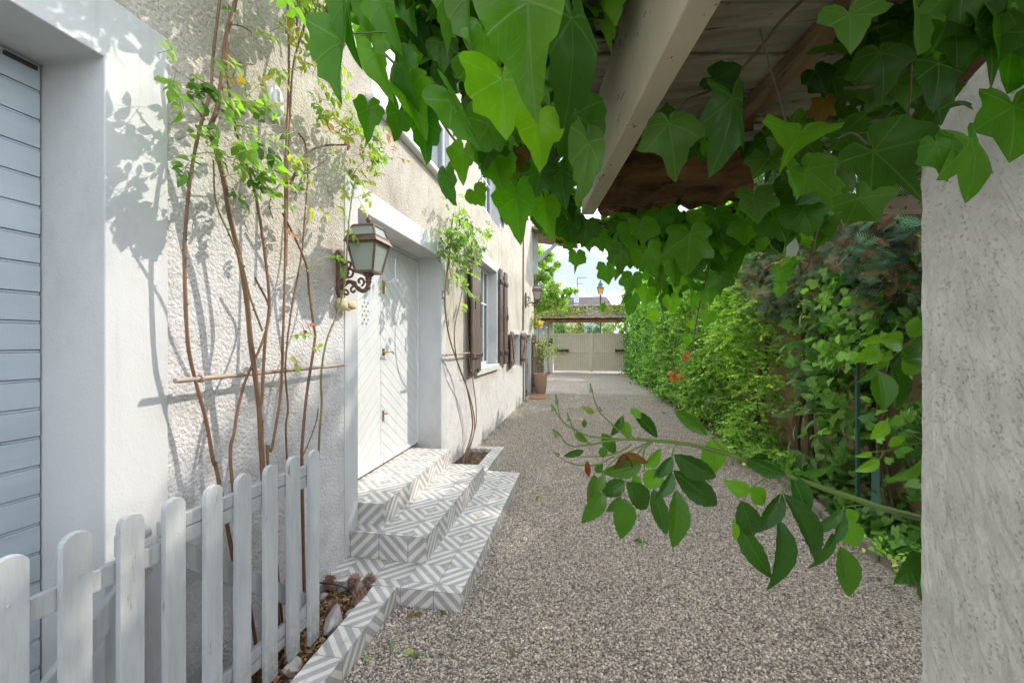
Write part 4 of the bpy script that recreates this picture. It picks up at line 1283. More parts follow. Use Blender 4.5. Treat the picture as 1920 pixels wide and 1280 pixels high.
# ================================================================== CLIMBING ROSES ON THE WALL
GREENS = [(.12, .22, .035), (.16, .27, .04), (.21, .32, .045), (.09, .17, .03), (.26, .35, .06)]
YELLOW = [(.26, .32, .04), (.32, .33, .05), (.20, .29, .04), (.38, .34, .06)]
ORANGE = [(.36, .15, .035), (.42, .25, .05), (.30, .10, .04)]
def compound(centres, X=None):
    """rose leaves: five leaflets each on its stalk; centres = (point, spread, count, colours, leaflet length)"""
    P = []; D = []; Nn = []; S = []; C = []; stalks = MB()
    for (c, spread, cnt, cols, ll) in centres:
        for _ in range(cnt):
            o = Vector(c) + Vector((rng.normal() * spread * .35, rng.normal() * spread * .55, rng.normal() * spread * .5))
            o.x = max(o.x, WX + .05)
            d = Vector((rng.uniform(.1, .9), rng.normal() * .9, rng.normal() * .55 - .1)).normalized()
            nrm = Vector((rng.uniform(.2, 1.2), rng.normal() * .5, rng.uniform(.2, 1.1))).normalized()
            side = d.cross(nrm).normalized()
            l = ll * rng.uniform(.75, 1.25)
            col = np.array(cols[rng.integers(0, len(cols))]) * rng.uniform(.8, 1.2)
            L_ = l * 1.7
            stalks.tube([o - d * l * .7, o + d * L_ * .5, o + d * L_], .0011, .0007, n=4)
            for t, sd in ((.35, -1), (.35, 1), (.8, -1), (.8, 1), (1.0, 0)):
                dd = (d * (.5 if sd else 1) + side * sd * .9 + Vector((0, 0, -.15))).normalized()
                P.append(o + d * (L_ * t)); D.append(dd); Nn.append(nrm + Vector(rng.normal(size=3) * .3)); S.append(l * (1.1 if sd == 0 else .9)); C.append(col * rng.uniform(.9, 1.1))
    return cloud(ROSEL, [tuple(p) for p in P], [tuple(p) for p in D], [tuple(p) for p in Nn], S, np.clip(C, 0, .8)), stalks
def cane(pts, r0, r1, parent, mat='cane', thorns=True):
    b = MB(); q = spline(pts, 6)
    b.tube(q, r0, r1, n=8, bumps=.07)
    if thorns:
        m_ = len(q)
        for i in range(2, m_ - 1):
            if rng.random() < .75:
                p = q[i]; t = (q[i] - q[i - 1]).normalized(); a = rng.uniform(0, 6.28)
                x = t.cross(Vector((.2, .3, 1))).normalized() if abs(t.z) < .95 else t.cross(Vector((1, 0, 0))).normalized(); y = t.cross(x)
                d = x * math.cos(a) + y * math.sin(a); r = r0 + (r1 - r0) * i / m_
                b.add([p + d * r * .8 + t * .004, p + d * r * .8 - t * .004 + x * .001, p + d * r * .8 - t * .004 - x * .001, p + d * (r + .007) - t * .002], [(0, 1, 3), (1, 2, 3), (2, 0, 3), (0, 2, 1)])
    return b.build('cane', M[mat], parent, smooth=True)
def wall_pts(l, x=-1.43, wob=.02):
    return [at_x(px, py, x + (q[0] if q else 0)) for px, py, *q in l]
rose = thing('climbing_rose', 'tall climbing rose with many bare thorny canes against the wall between garage and front door', 'climbing rose', (-1.42, 1.75, .06))
def root(y): return Vector((-1.42, y, .05))
canes = [
    ([(430, 960), (412, 910), (400, 865), (387, 790), (367, 715), (352, 640), (346, 500), (348, 425), (355, 350), (367, 275), (382, 215), (395, 170), (400, 100), (412, 0), (425, -120)], .0075, .0055, 'cane', 1.62),
    ([(493, 960), (492, 870), (488, 790), (480, 715), (470, 640), (463, 565), (450, 485), (432, 410), (418, 330), (400, 265), (392, 245), (408, 200), (418, 130), (425, 65), (442, 0), (455, -110)], .0115, .0075, 'cane', 1.75),
    ([(500, 960), (490, 830), (492, 740), (497, 640), (505, 565), (495, 465), (480, 370), (460, 300), (440, 235), (432, 190), (426, 120), (428, 60)], .007, .005, 'cane', 1.78),
    ([(425, 1000), (435, 900), (440, 805), (455, 730), (470, 690), (492, 640), (505, 580), (478, 520)], .0065, .0045, 'cane', 1.64),
    ([(505, 950), (502, 865), (510, 840), (527, 730), (530, 640), (532, 590), (535, 450), (535, 325), (540, 200), (542, 100), (540, 0), (538, -110)], .0065, .005, 'cane', 1.80),
    ([(540, 950), (537, 840), (540, 765), (535, 690), (545, 590), (565, 480), (570, 425), (577, 330), (572, 270), (560, 250)], .005, .004, 'cane', 1.92),
    ([(560, 1060), (567, 940), (566, 860), (567, 830), (575, 740), (590, 640), (588, 610), (580, 550), (575, 500), (555, 450), (530, 400)], .0085, .005, 'cane', 2.0),
    ([(600, 950), (597, 860), (603, 760), (602, 705), (612, 640), (635, 580), (648, 520), (652, 440), (660, 370), (668, 330)], .0062, .0035, 'cane_green', 2.1),
    ([(536, 500), (538, 400), (540, 280), (545, 190), (550, 125), (565, 65), (587, 0), (600, -90)], .0062, .005, 'cane', None),
    ([(545, 345), (560, 312), (580, 285), (610, 273), (655, 272)], .0065, .005, 'bark', None),
    ([(655, 272), (652, 262), (650, 240)], .005, .003, 'bark', None),
    ([(555, 330), (580, 322), (612, 300)], .004, .003, 'bark', None),
    ([(492, 620), (470, 560), (455, 500), (430, 440), (405, 380), (400, 300)], .0045, .003, 'cane_green', None),
    ([(575, 510), (600, 485), (625, 480)], .004, .003, 'cane_green', None),
    ([(566, 860), (590, 800), (597, 765)], .004, .0025, 'cane', None),
    ([(385, 225), (365, 200), (350, 175)], .003, .002, 'cane_green', None), ([(432, 190), (470, 190), (505, 185)], .0028, .002, 'cane_green', None),
    ([(440, 235), (480, 240), (520, 235), (545, 250)], .0028, .002, 'cane_green', None), ([(418, 330), (450, 325), (480, 328), (510, 335)], .0028, .002, 'cane_green', None),
    ([(655, 255), (690, 245), (715, 262)], .0025, .0015, 'cane_green', None), ([(660, 330), (680, 305), (705, 300)], .0025, .0015, 'cane_green', None),
    ([(425, 45), (455, 50), (472, 62)], .003, .002, 'cane', None), ([(420, 118), (450, 118), (475, 122)], .003, .002, 'cane', None), ([(540, 5), (560, 8), (580, 3)], .003, .002, 'cane', None),
    ([(348, 340), (335, 325), (330, 318)], .0028, .002, 'cane', None), ([(525, 345), (505, 380), (512, 410)], .0028, .002, 'cane', None)]
for i, (l, r0, r1, mt, base) in enumerate(canes):
    x = -1.425 + .035 * ((i * 37) % 5 - 2) / 2 + (.03 if mt == 'cane_green' else 0)
    if 'cane' in mt or base: pass
    P = [at_x(px, py, x) for px, py in l]
    if base is not None:
        P = [Vector((-1.42 + random.uniform(-.03, .03), base, .05))] + P[1:]
    cane(P, r0, r1, rose, mt)
def C(px, py, x, sp, n, cols, ll=.040): return (at_x(px, py, x), sp * 1.35, n, cols, ll)
cl = [C(350, 150, -1.36, .07, 7, GREENS), C(385, 160, -1.34, .06, 5, GREENS + ORANGE), C(360, 190, -1.36, .06, 5, GREENS + ORANGE[:1]), C(400, 190, -1.36, .07, 8, GREENS), C(440, 175, -1.34, .06, 7, GREENS), C(470, 190, -1.34, .06, 6, GREENS),
      C(495, 170, -1.34, .05, 4, YELLOW), C(430, 255, -1.30, .08, 9, GREENS, .05), C(455, 285, -1.30, .07, 8, GREENS, .052), C(410, 285, -1.32, .05, 5, GREENS), C(480, 300, -1.32, .08, 8, GREENS), C(515, 255, -1.34, .07, 6, GREENS),
      C(530, 300, -1.34, .08, 8, GREENS + YELLOW), C(505, 335, -1.34, .07, 7, GREENS + YELLOW), C(470, 345, -1.34, .07, 7, GREENS), C(545, 330, -1.35, .07, 7, YELLOW + ORANGE[:1]), C(425, 330, -1.36, .04, 4, GREENS), C(345, 325, -1.38, .04, 3, GREENS),
      C(360, 280, -1.40, .04, 3, GREENS), C(500, 115, -1.34, .05, 3, YELLOW), C(550, 70, -1.30, .09, 9, YELLOW), C(590, 60, -1.28, .10, 12, YELLOW), C(575, 20, -1.28, .10, 12, YELLOW), C(610, 30, -1.28, .09, 10, YELLOW), C(575, 115, -1.30, .08, 9, YELLOW), C(600, 105, -1.30, .07, 7, YELLOW),
      C(585, 155, -1.33, .06, 6, YELLOW), C(630, 10, -1.26, .09, 9, YELLOW), C(615, 195, -1.36, .08, 7, YELLOW + GREENS), C(640, 240, -1.36, .08, 9, YELLOW + ORANGE), C(600, 230, -1.38, .07, 6, YELLOW + ORANGE), C(670, 230, -1.36, .07, 7, YELLOW + GREENS), C(640, 200, -1.38, .06, 5, YELLOW),
      C(690, 250, -1.36, .08, 9, YELLOW + GREENS), C(728, 262, -1.34, .04, 3, ORANGE, .038), C(740, 285, -1.34, .03, 2, ORANGE, .038), C(670, 285, -1.37, .08, 8, YELLOW), C(700, 300, -1.36, .08, 10, YELLOW + GREENS), C(680, 330, -1.38, .08, 9, YELLOW), C(650, 325, -1.38, .07, 6, YELLOW + GREENS),
      C(710, 290, -1.36, .06, 6, GREENS + YELLOW), C(660, 370, -1.40, .05, 3, YELLOW), C(650, 430, -1.40, .05, 3, YELLOW), C(625, 480, -1.38, .04, 3, GREENS), C(560, 350, -1.38, .06, 4, YELLOW), C(590, 385, -1.40, .03, 2, YELLOW),
      C(545, 640, -1.40, .03, 2, YELLOW), C(575, 665, -1.40, .03, 2, YELLOW), C(560, 690, -1.40, .03, 2, YELLOW), C(450, 30, -1.36, .06, 3, GREENS), C(530, 420, -1.38, .03, 2, ORANGE), C(560, 620, -1.40, .02, 1, ORANGE)]
for k in range(24):
    y = rng.uniform(1.12, 1.75); x = rng.uniform(-1.3, -1.0)
    cl.append(((x, y, H + .815 * (y * CS - x * SN) + .06 + rng.uniform(.0, .22)), .09, 4, GREENS, .048))
# the rose goes on above: the leaves whose shade falls on the top of the wall
for k in range(54):
    y = rng.uniform(1.15, 2.5); x = rng.uniform(-1.25, -.95)
    top = H + .815 * (y * CS - x * SN) + .06
    cl.append(((x, y, top + rng.uniform(.03, .50)), .12, 4, GREENS + YELLOW, .045))
cl = [(a, s_, max(1, int(n_ * .85)) if (a[1] < 1.95 and a[2] < 3.0) else n_, c2, l_) for a, s_, n_, c2, l_ in cl]
c_, st = compound(cl)
fol('foliage', c_, M['rose_leaf'], rose)
tag(st.build('leaf_stalks', M['cane_green'], rose), kind='stuff')
b = MB()
for k in range(7):
    y = 1.3 + k * .28; b.tube(spline([(-1.42, 1.9 + k * .05, 3.1), (-1.3, 1.75 + k * .12, 3.6), (-1.15, y, 4.0)], 5), .005, .003, n=5)
build_each(b, 'cane', M['cane'], rose, smooth=True)

rose2 = thing('climbing_rose', 'bushy leafed climbing rose between front door and brown window shutter', 'climbing rose', (-1.42, 4.9, .08))
for l, r0, r1, mt in (
        ([(884, 860), (886, 800), (876, 730), (862, 690), (842, 630), (834, 560), (840, 500), (845, 450), (850, 400)], .010, .006, 'cane'),
        ([(893, 862), (890, 800), (880, 740), (858, 680), (852, 620), (864, 560), (868, 520), (855, 480)], .008, .005, 'cane'),
        ([(897, 850), (893, 790), (885, 700), (882, 690), (874, 600), (872, 500), (870, 420)], .007, .004, 'cane'),
        ([(838, 470), (850, 445), (860, 400), (862, 380)], .005, .003, 'cane_green'), ([(850, 470), (870, 480), (896, 495)], .004, .002, 'cane_green'), ([(846, 520), (838, 470), (832, 455)], .004, .003, 'cane_green')):
    P = [at_x(px, py, -1.43 + random.uniform(-.02, .02)) for px, py in l]
    if l[0][1] > 840: P[0] = Vector((-1.42 + random.uniform(-.02, .02), 4.75 + random.uniform(0, .3), .06))
    cane(P, r0, r1, rose2, mt, thorns=False)
cl = [C(862, 385, -1.36, .10, 5, YELLOW), C(850, 410, -1.36, .14, 9, YELLOW + GREENS), C(872, 415, -1.32, .13, 9, GREENS + YELLOW), C(845, 440, -1.36, .16, 14, GREENS), C(870, 450, -1.30, .16, 18, GREENS), C(890, 450, -1.28, .14, 12, GREENS),
      C(855, 465, -1.32, .15, 14, GREENS), C(878, 480, -1.32, .14, 14, GREENS), C(838, 460, -1.38, .12, 8, GREENS), C(868, 510, -1.36, .10, 7, GREENS), C(865, 540, -1.37, .08, 5, GREENS), C(880, 560, -1.38, .05, 3, GREENS), C(866, 580, -1.40, .04, 2, GREENS), C(905, 440, -1.28, .09, 4, GREENS)]
c_, st = compound([(a, s_, int(n_ * 1.5), c2, .050) for a, s_, n_, c2, l_ in cl])
fol('foliage', c_, M['rose_leaf'], rose2)
tag(st.build('leaf_stalks', M['cane_green'], rose2), kind='stuff')
# weed in the planter
P = np.tile([-1.40, 4.50, .07], (14, 1)) + jit(14, .02); D = jit(14); D[:, 2] = abs(D[:, 2]) + .6
tag(fol('weed', cloud(LEAF6, P, D, jit(14) + [0, 0, 1], rng.uniform(.04, .07, 14), pick([(.18, .32, .04)], 14), W=np.full(14, 1.4)), M['rose_leaf'], loc=(-1.4, 4.5, .07)), 'small bright green weed in the planter bed beside the steps', 'weed')

# ================================================================== POT, MAT, GATE, FAR END
pot = thing('potted_rose', 'tall terracotta pot holding a spindly flowering rose at the far corner of the house', 'potted plant', (-1.25, 12.3, 0))
b = MB(); b.lathe((-1.25, 12.3, 0), [(0, .01), (.125, .01), (.150, .04), (.185, .28), (.195, .50), (.20, .585), (.19, .59), (.175, .585), (.17, .52), (0, .52)], 32); b.build('pot', M['terracotta'], pot, smooth=True)
b = MB()
for s_ in range(4):
    b.tube(spline([(-1.25 + .03 * (s_ - 1.5), 12.3, .5), (-1.27 + .05 * (s_ - 1.5), 12.28, .95), (-1.22 + .13 * (s_ - 1.5), 12.25, 1.35 + .1 * s_), (-1.2 + .16 * (s_ - 1.2), 12.2, 1.6)], 5), .010, .005, n=6)
b.tube(spline([(-1.30, 12.3, .5), (-1.36, 12.28, 1.2), (-1.30, 12.25, 1.75), (-1.33, 12.2, 2.05)], 5), .008, .005, n=6)
build_each(b, 'stem', M['vine'], pot, smooth=True)
n_ = 520
P = np.concatenate([np.array([-1.10, 12.25, 1.30]) + jit(n_, 1) * [.20, .16, .18], np.array([-1.38, 12.2, 2.05]) + jit(170, 1) * [.11, .1, .10]])
n2 = len(P)
fol('foliage', cloud(LEAF4, P, jit(n2), jit(n2) + [0.3, -.3, .8], rng.uniform(.045, .08, n2), pick([(.20, .27, .07), (.13, .20, .05), (.33, .36, .12), (.24, .26, .10)], n2), W=np.full(n2, 1.2)), M['hedge_leaf'], pot)
P = np.concatenate([np.array([-1.28, 12.1, 2.03]) + jit(90, 1) * [.055, .04, .05], np.array([-1.15, 12.1, 1.45]) + jit(24, 1) * [.16, .04, .12]])
fol('blossom', cloud(LEAF4, P, jit(len(P)), jit(len(P)), rng.uniform(.03, .06, len(P)), pick([(.80, .48, .10), (.78, .60, .22)], len(P)), W=np.full(len(P), 1.8)), M['petal'], pot)
b = MB(); b.box(-1.47, -.98, 11.05, 11.95, .001, .022)
tag(b.build('doormat', M['coir'], bevel=.006), 'rusty brown coir doormat on the gravel before the low side door', 'doormat')
GY = 20.6
gate = thing('driveway_gate', 'closed double leaf putty coloured driveway gate of upright boards', 'gate', (0.35, GY, 0))
def gleaf(x0, x1):
    b = MB(); g = MB(); z0, z1 = .10, 1.92
    g.box(x0 + .02, x1 - .02, GY + .015, GY + .03, z0, z1)
    b.box(x0, x0 + .10, GY - .03, GY + .04, z0, z1); b.box(x1 - .10, x1, GY - .03, GY + .04, z0, z1)
    for z in (z0, .99, z1 - .10): b.box(x0 + .10, x1 - .10, GY - .029, GY + .039, z, z + .10)
    n = 16; w = (x1 - x0 - .2) / n
    for i in range(n):
        b.box(x0 + .10 + i * w + .006, x0 + .10 + (i + 1) * w - .006, GY - .012, GY + .015, z0 + .1, z1 - .1)
    o = b.build('gate_leaf', M['gate'], gate, bevel=.004)
    g.build('board_backing', M['gate_groove'], o); return o
g1 = gleaf(-1.47, .34); g2 = gleaf(.36, 2.16)
b = MB(); b.box(.29, .41, GY - .055, GY - .03, .06, 1.98); b.build('meeting_stile', M['gate'], g1, bevel=.004)
for (x0, x1, xa, p_) in ((-1.45, -.72, -1.12, g1), (2.20, 1.45, 1.85, g2)):
    b = MB(); b.tube([(x0, GY - .12, 1.10), (x1, GY - .12, 1.09)], .055, n=10); b.box(min(x1, xa), max(x1, xa), GY - .19, GY - .06, 1.03, 1.15); o = b.build('opener_arm', M['iron'], p_, bevel=.01)
b = MB(); b.box(-1.72, -1.50, GY - .05, GY + .25, 0, 2.42); tag(b.build('gate_post', M['gate'], bevel=.01), 'putty coloured post beside the left leaf of the gate', 'gate post')
b = MB(); b.box(2.20, 2.42, GY - .05, GY + .25, 0, 2.42); tag(b.build('gate_post', M['gate'], bevel=.01), 'putty coloured post half hidden by the hedge at the right leaf of the gate', 'gate post')
roof = thing('gate_roof', 'mossy tiled roof on a dark beam spanning the driveway gate', 'gate roof', (0.4, GY + .3, 2.5))
b = MB()
V = [(-2.9, GY - .55, 2.62), (3.6, GY - .55, 2.62), (3.6, GY + .45, 3.22), (-2.9, GY + .45, 3.22), (-2.9, GY + 1.4, 2.62), (3.6, GY + 1.4, 2.62)]
nx, nyy = 60, 8
VV = []; UU = []; FF = []
for i in range(nx + 1):
    for j in range(nyy + 1):
        x = -2.9 + 6.5 * i / nx; t = j / nyy; step_ = .02 * ((j % 2))
        VV.append((x, GY - .55 + t, 2.62 + .6 * t + random.uniform(-.015, .02))); UU.append((x, t * 1.16))
for i in range(nx):
    for j in range(nyy):
        a = i * (nyy + 1) + j; FF.append((a, a + nyy + 1, a + nyy + 2, a + 1))
mesh('roof_tiles', VV, FF, M['moss_roof'], roof, uv=UU)
b = MB(); b.add([(-2.9, GY + .45, 3.215), (3.6, GY + .45, 3.215), (3.6, GY + 1.45, 2.6), (-2.9, GY + 1.45, 2.6)], [(0, 1, 2, 3)]); b.box(-2.9, 3.6, GY - .5, GY + 1.4, 2.585, 2.60); b.build('rear_slope', M['moss_roof'], roof)
b = MB(); b.tube([(-2.9, GY + .45, 3.24), (3.6, GY + .45, 3.23)], .09, n=8, bumps=.1); b.build('ridge', M['kerbstone'], roof)
b = MB(); b.box(-2.6, 3.3, GY - .42, GY - .24, 2.41, 2.585); b.build('beam', M['rot_wood'], roof, bevel=.01)
n_ = 3600
xx = np.concatenate([rng.uniform(-2.9, 3.3, n_ // 2), rng.normal(1.6, .5, n_ // 4), rng.uniform(-2.6, -.4, n_ // 4)]); tt = rng.uniform(0, 1.0, len(xx)) ** .6
P = np.stack([xx, GY - .55 + tt, 2.64 + .6 * tt + rng.uniform(0, .09, len(xx))], 1)
P = P[rng.random(len(P)) < np.where((P[:, 0] > .2) & (P[:, 0] < 1.0), .15, np.where(P[:, 0] > 1.0, np.clip(tt[:len(P)] * 1.1, .1, 1), .75))]
n2 = len(P)
tag(fol('roof_creeper', cloud(LEAF4, P, jit(n2), jit(n2) * .5 + [0, -.5, .9], rng.uniform(.05, .11, n2), pick([(.20, .28, .05), (.12, .18, .04), (.30, .30, .06), (.34, .25, .06)], n2), W=np.full(n2, 1.5)), M['hedge_leaf'], loc=(0, GY, 2.7)), 'yellow green creeper growing over the tiles of the gate roof', 'creeper')
b = MB(); b.box(-2.9, -1.74, GY - .1, GY + .3, 0, 2.41); tag(b.build('gate_side_wall', M['pale_wall'], bevel=.01, loc=(-2.3, GY, 0)), 'pale grey wall beside the gate post under the mossy roof', 'wall')
b = MB(); pr = [(-2.6, 16.2), (-1.15, 16.2), (-1.15, 16.5), (-2.6, 16.5)]
b = MB(); b.uvbox(-3.2, -1.56, 16.6, 16.95, 0, 1.12); tag(b.build('low_stone_wall', M['stone_wall'], uv=True, loc=(-2.4, 16.8, 0)), 'low wall of brown stones behind the potted rose', 'wall')
b = MB(); b.box(-1.70, -1.50, GY - .16, GY - .055, 1.28, 1.66); b.box(-1.70, -1.50, GY - .162, GY - .15, 1.52, 1.54)
tag(b.build('letter_box', M['iron'], bevel=.01, loc=(-1.6, GY, 1.4)), 'black letter box fixed on the gate post', 'letter box')
b = MB(); b.box(-1.80, -1.56, 16.4, 16.58, 1.13, 1.50); b.box(-1.78, -1.58, 16.395, 16.402, 1.30, 1.31)
tag(b.build('metal_box', M['shutter'], bevel=.008, loc=(-1.68, 16.5, 1.2)), 'dark brown metal box on top of the low stone wall', 'box')

def far_tree(name, lab, base, tr, trunk_top, blobs, n, size, cols, group=None, mat='hedge_leaf', tmpl=LEAF4, W=1.3, cat='tree'):
    """tapered trunk with limbs and a crown of leaf-sized faces in clumps"""
    t = thing(name, lab, cat, base, group)
    b = MB(); B0 = Vector(base); T = Vector(trunk_top)
    b.tube(spline([B0 - Vector((0, 0, .1)), B0.lerp(T, .5) + Vector((.08, .05, 0)), T], 5), tr, tr * .5, n=9, bumps=.05)
    for (c, rad, *_r) in blobs:
        b.tube(spline([T - Vector((0, 0, rng.uniform(.0, .35))) * (T.z - B0.z), T.lerp(Vector(c), .55) + Vector(rng.normal(size=3) * .1), Vector(c)], 4), tr * .4, tr * .08, n=6)
    b.build('trunk', M['bark'], t, smooth=True)
    vol = np.array([r_[1] ** 2 for r_ in blobs]); k = rng.choice(len(blobs), n, p=vol / vol.sum())
    c = np.array([tuple(x[0]) for x in blobs])[k]; r = np.array([x[1] for x in blobs])[k]
    d = jit(n); d /= np.linalg.norm(d, axis=1, keepdims=True)
    # clumps inside each blob
    sub = rng.integers(0, 14, n); cd = jit(14 * len(blobs)).reshape(len(blobs), 14, 3); cd /= np.linalg.norm(cd, axis=2, keepdims=True)
    P = c + cd[k, sub] * (r * .72)[:, None] + d * (r * .38 * rng.uniform(.2, 1, n) ** .6)[:, None]
    Cc = pick(cols, n, .15)
    tone = rng.uniform(.75, 1.25, (len(blobs), 14)); Cc = Cc * tone[k, sub][:, None]
    D = jit(n); D[:, 2] -= .4
    fol('crown', cloud(tmpl, P, D, jit(n) * .7 + [0, 0, .7], rng.uniform(.7, 1.25, n) * size, np.clip(Cc, 0, .8), W=np.full(n, W)), M[mat], t)
    return t
BIRCH = [(.17, .26, .05), (.24, .33, .06), (.12, .20, .04), (.30, .36, .09)]
TY = 17.8
bl = []
for px, py, r in ((1000, 470, .42), (1015, 485, .40), (1030, 478, .30), (1020, 515, .42), (1010, 545, .40), (1036, 505, .22), (1045, 495, .16), (1040, 540, .36), (1060, 552, .26), (1030, 565, .42), (1052, 572, .36), (1078, 545, .16), (1066, 545, .20), (1016, 575, .30), (990, 520, .5), (985, 560, .6), (985, 470, .6), (970, 440, .7), (1000, 440, .5)):
    bl.append((at_y(px, py, TY + rng.uniform(-.5, .5)), r))
far_tree('birch_tree', 'light leafed tree rising over the gate roof beyond the house corner', (-3.0, TY, 0), .12, (-2.9, TY, 3.2), bl, 24000, .088, [tuple(x * 1.5 for x in c) for c in BIRCH])
# house and lamp beyond the gate
def pt(px, py, Y): return at_y(px, py, Y)
fh = thing('neighbour_house', 'distant house with brown tiled hip roof seen over the gate roof', 'house', (2.5, 46, 0))
a, c, d_, e = pt(1052, 556, 48), pt(1137, 556, 48), pt(1160, 590, 43), pt(1030, 590, 43)
b = MB(); z0 = e.z
V = [(a.x - 6, 48, a.z), (c.x, 48, c.z), (d_.x, 43, z0), (e.x - 6, 43, z0), (c.x + 1.5, 53, z0), (a.x - 8, 53, z0)]
mesh('roof', V, [(3, 2, 1, 0), (2, 4, 1), (4, 5, 0, 1), (5, 3, 0)], M['far_roof'], fh, uv=[(v[0], v[2] * 1.7) for v in V])
b = MB(); b.box(e.x - 5.5, d_.x - .4, 43.5, 52.5, 0, z0 + .1); b.build('wall', M['pale_wall'], fh)
c0 = pt(1076, 562, 46.5); b = MB(); b.box(c0.x, c0.x + .55, 46.2, 46.8, c0.z - .8, c0.z + .8); b.build('chimney', M['pale_wall'], fh)
c1 = pt(1075, 573, 45); b = MB(); b.box(c1.x, c1.x + .5, 44.8, 45.3, c1.z - .1, c1.z + .12); b.build('skylight', M['white_frame'], fh)
c2 = pt(1082.5, 553, 46.5); tp = pt(1082.5, 521, 46.5)
b = MB(); b.tube([c2, tp], .035, n=6); b.tube([tp, tp + Vector((1.0, 0, .02))], .03, n=5); b.tube([tp - Vector((0, 0, .65)), tp + Vector((.6, 0, -.65))], .022, n=5)
for i in range(5): b.tube([tp + Vector((.2 * i + .1, -.25, .02)), tp + Vector((.2 * i + .1, .25, .02))], .012, n=4)
b.build('aerial', M['iron'], fh)
LY = 27.0; lp = pt(1126, 552, LY)
sl = thing('street_lamp', 'black street lamp with amber glass lantern standing beyond the gate', 'street lamp', (lp.x, LY, 0))
b = MB(); b.lathe((lp.x, LY, 0), [(.12, 0), (.12, .5), (.07, .6), (.05, 1.2), (.045, lp.z - .1), (.09, lp.z - .06), (.03, lp.z)], 12); b.build('post', M['iron'], sl, smooth=True)
hz = lp.z
b = MB(); R0 = [(-.11, -.11), (.11, -.11), (.11, .11), (-.11, .11)]; R1 = [(-.19, -.19), (.19, -.19), (.19, .19), (-.19, .19)]
for i in range(4):
    b.bar((lp.x + R0[i][0], LY + R0[i][1], hz + .02), (lp.x + R1[i][0], LY + R1[i][1], hz + .42), .03, .03)
b.lathe((lp.x, LY, hz), [(.24, .40), (.25, .44), (.17, .52), (.15, .68), (.09, .76), (.05, .78), (.05, .84), (.08, .87), (0, .9)], 12)
b.build('lantern_head', M['green_paint'], sl)
b = MB(); v0 = [(lp.x + q[0] * .95, LY + q[1] * .95, hz + .03) for q in R0]; v1 = [(lp.x + q[0] * .95, LY + q[1] * .95, hz + .41) for q in R1]
b.add(v0 + v1, [(i, (i + 1) % 4, 4 + (i + 1) % 4, 4 + i) for i in range(4)]); b.build('lantern_glass', M['amber'], sl)
# shrubs across the road, seen in the gap between gate and gate roof
k = 0
for (px, col, ln) in ((1040, (.24, .34, .05), 'bright green shrub across the road at the gate post end of the gap'), (1062, (.13, .20, .09), 'grey green shrub across the road above the left gate leaf'), (1085, (.26, .27, .07), 'yellowish shrub across the road above the meeting of the gate leaves'),
                      (1108, (.12, .20, .09), 'bluish green shrub across the road left of the lamp post'), (1135, (.27, .33, .07), 'yellow green shrub across the road right of the lamp post'), (1165, (.22, .30, .06), 'light green shrub across the road beside the hedge end')):
    p = pt(px, 610, 32)
    bl = [((p.x + rng.uniform(-.5, .5), 32 + rng.uniform(-.4, .4), z_), .62) for z_ in (1.1, 1.7, 2.3, 2.7)]
    far_tree('roadside_shrub', ln, (p.x, 32, 0), .06, (p.x, 32, 1.2), bl, 1500, .14, [col, tuple(x * .7 for x in col), tuple(x * 1.25 for x in col)], 'shrubs across the road', cat='shrub')
# small dark conifer above the hedge end
p = pt(1172, 565, 24); far_tree('conifer', 'dark little conifer peeping over the hedge beside the sky', (p.x, 24, 0), .1, (p.x, 24, 3.0), [((p.x, 24, 3.3), .5), ((p.x + .1, 24, 3.8), .35)], 1500, .10, [(.05, .09, .05), (.08, .12, .07)])

# ================================================================== HEDGE SIDE
b = MB(); b.box(2.74, 2.9, 1.2, 21.0, -.05, 3.05)
tag(b.build('garden_wall', M['garden_wall'], bevel=.02, loc=(2.8, 10, 0)), 'brown rendered garden wall showing through the gaps in the hedge', 'wall')
b = MB(); q = spline([(2.12, 2.3, .02), (2.05, 3.3, .03), (2.04, 4.0, .03), (2.10, 4.7, .03), (2.14, 5.4, .03)], 3)
for i in range(len(q) - 1):
    a_, c_ = q[i], q[i + 1]; b.bar(a_ + (c_ - a_) * .01, a_ + (c_ - a_) * .97, .09, .09)
ks = b.build('kerb_stones', M['kerbstone'], bevel=.012, loc=(2.06, 4, 0)); tag(ks, 'low row of old kerb stones edging the bed below the ivy', 'kerb')
tag(bed('soil', 2.07, 2.76, .6, 20.4, .04, 6, 90, M['soil'], .03), kind='structure')

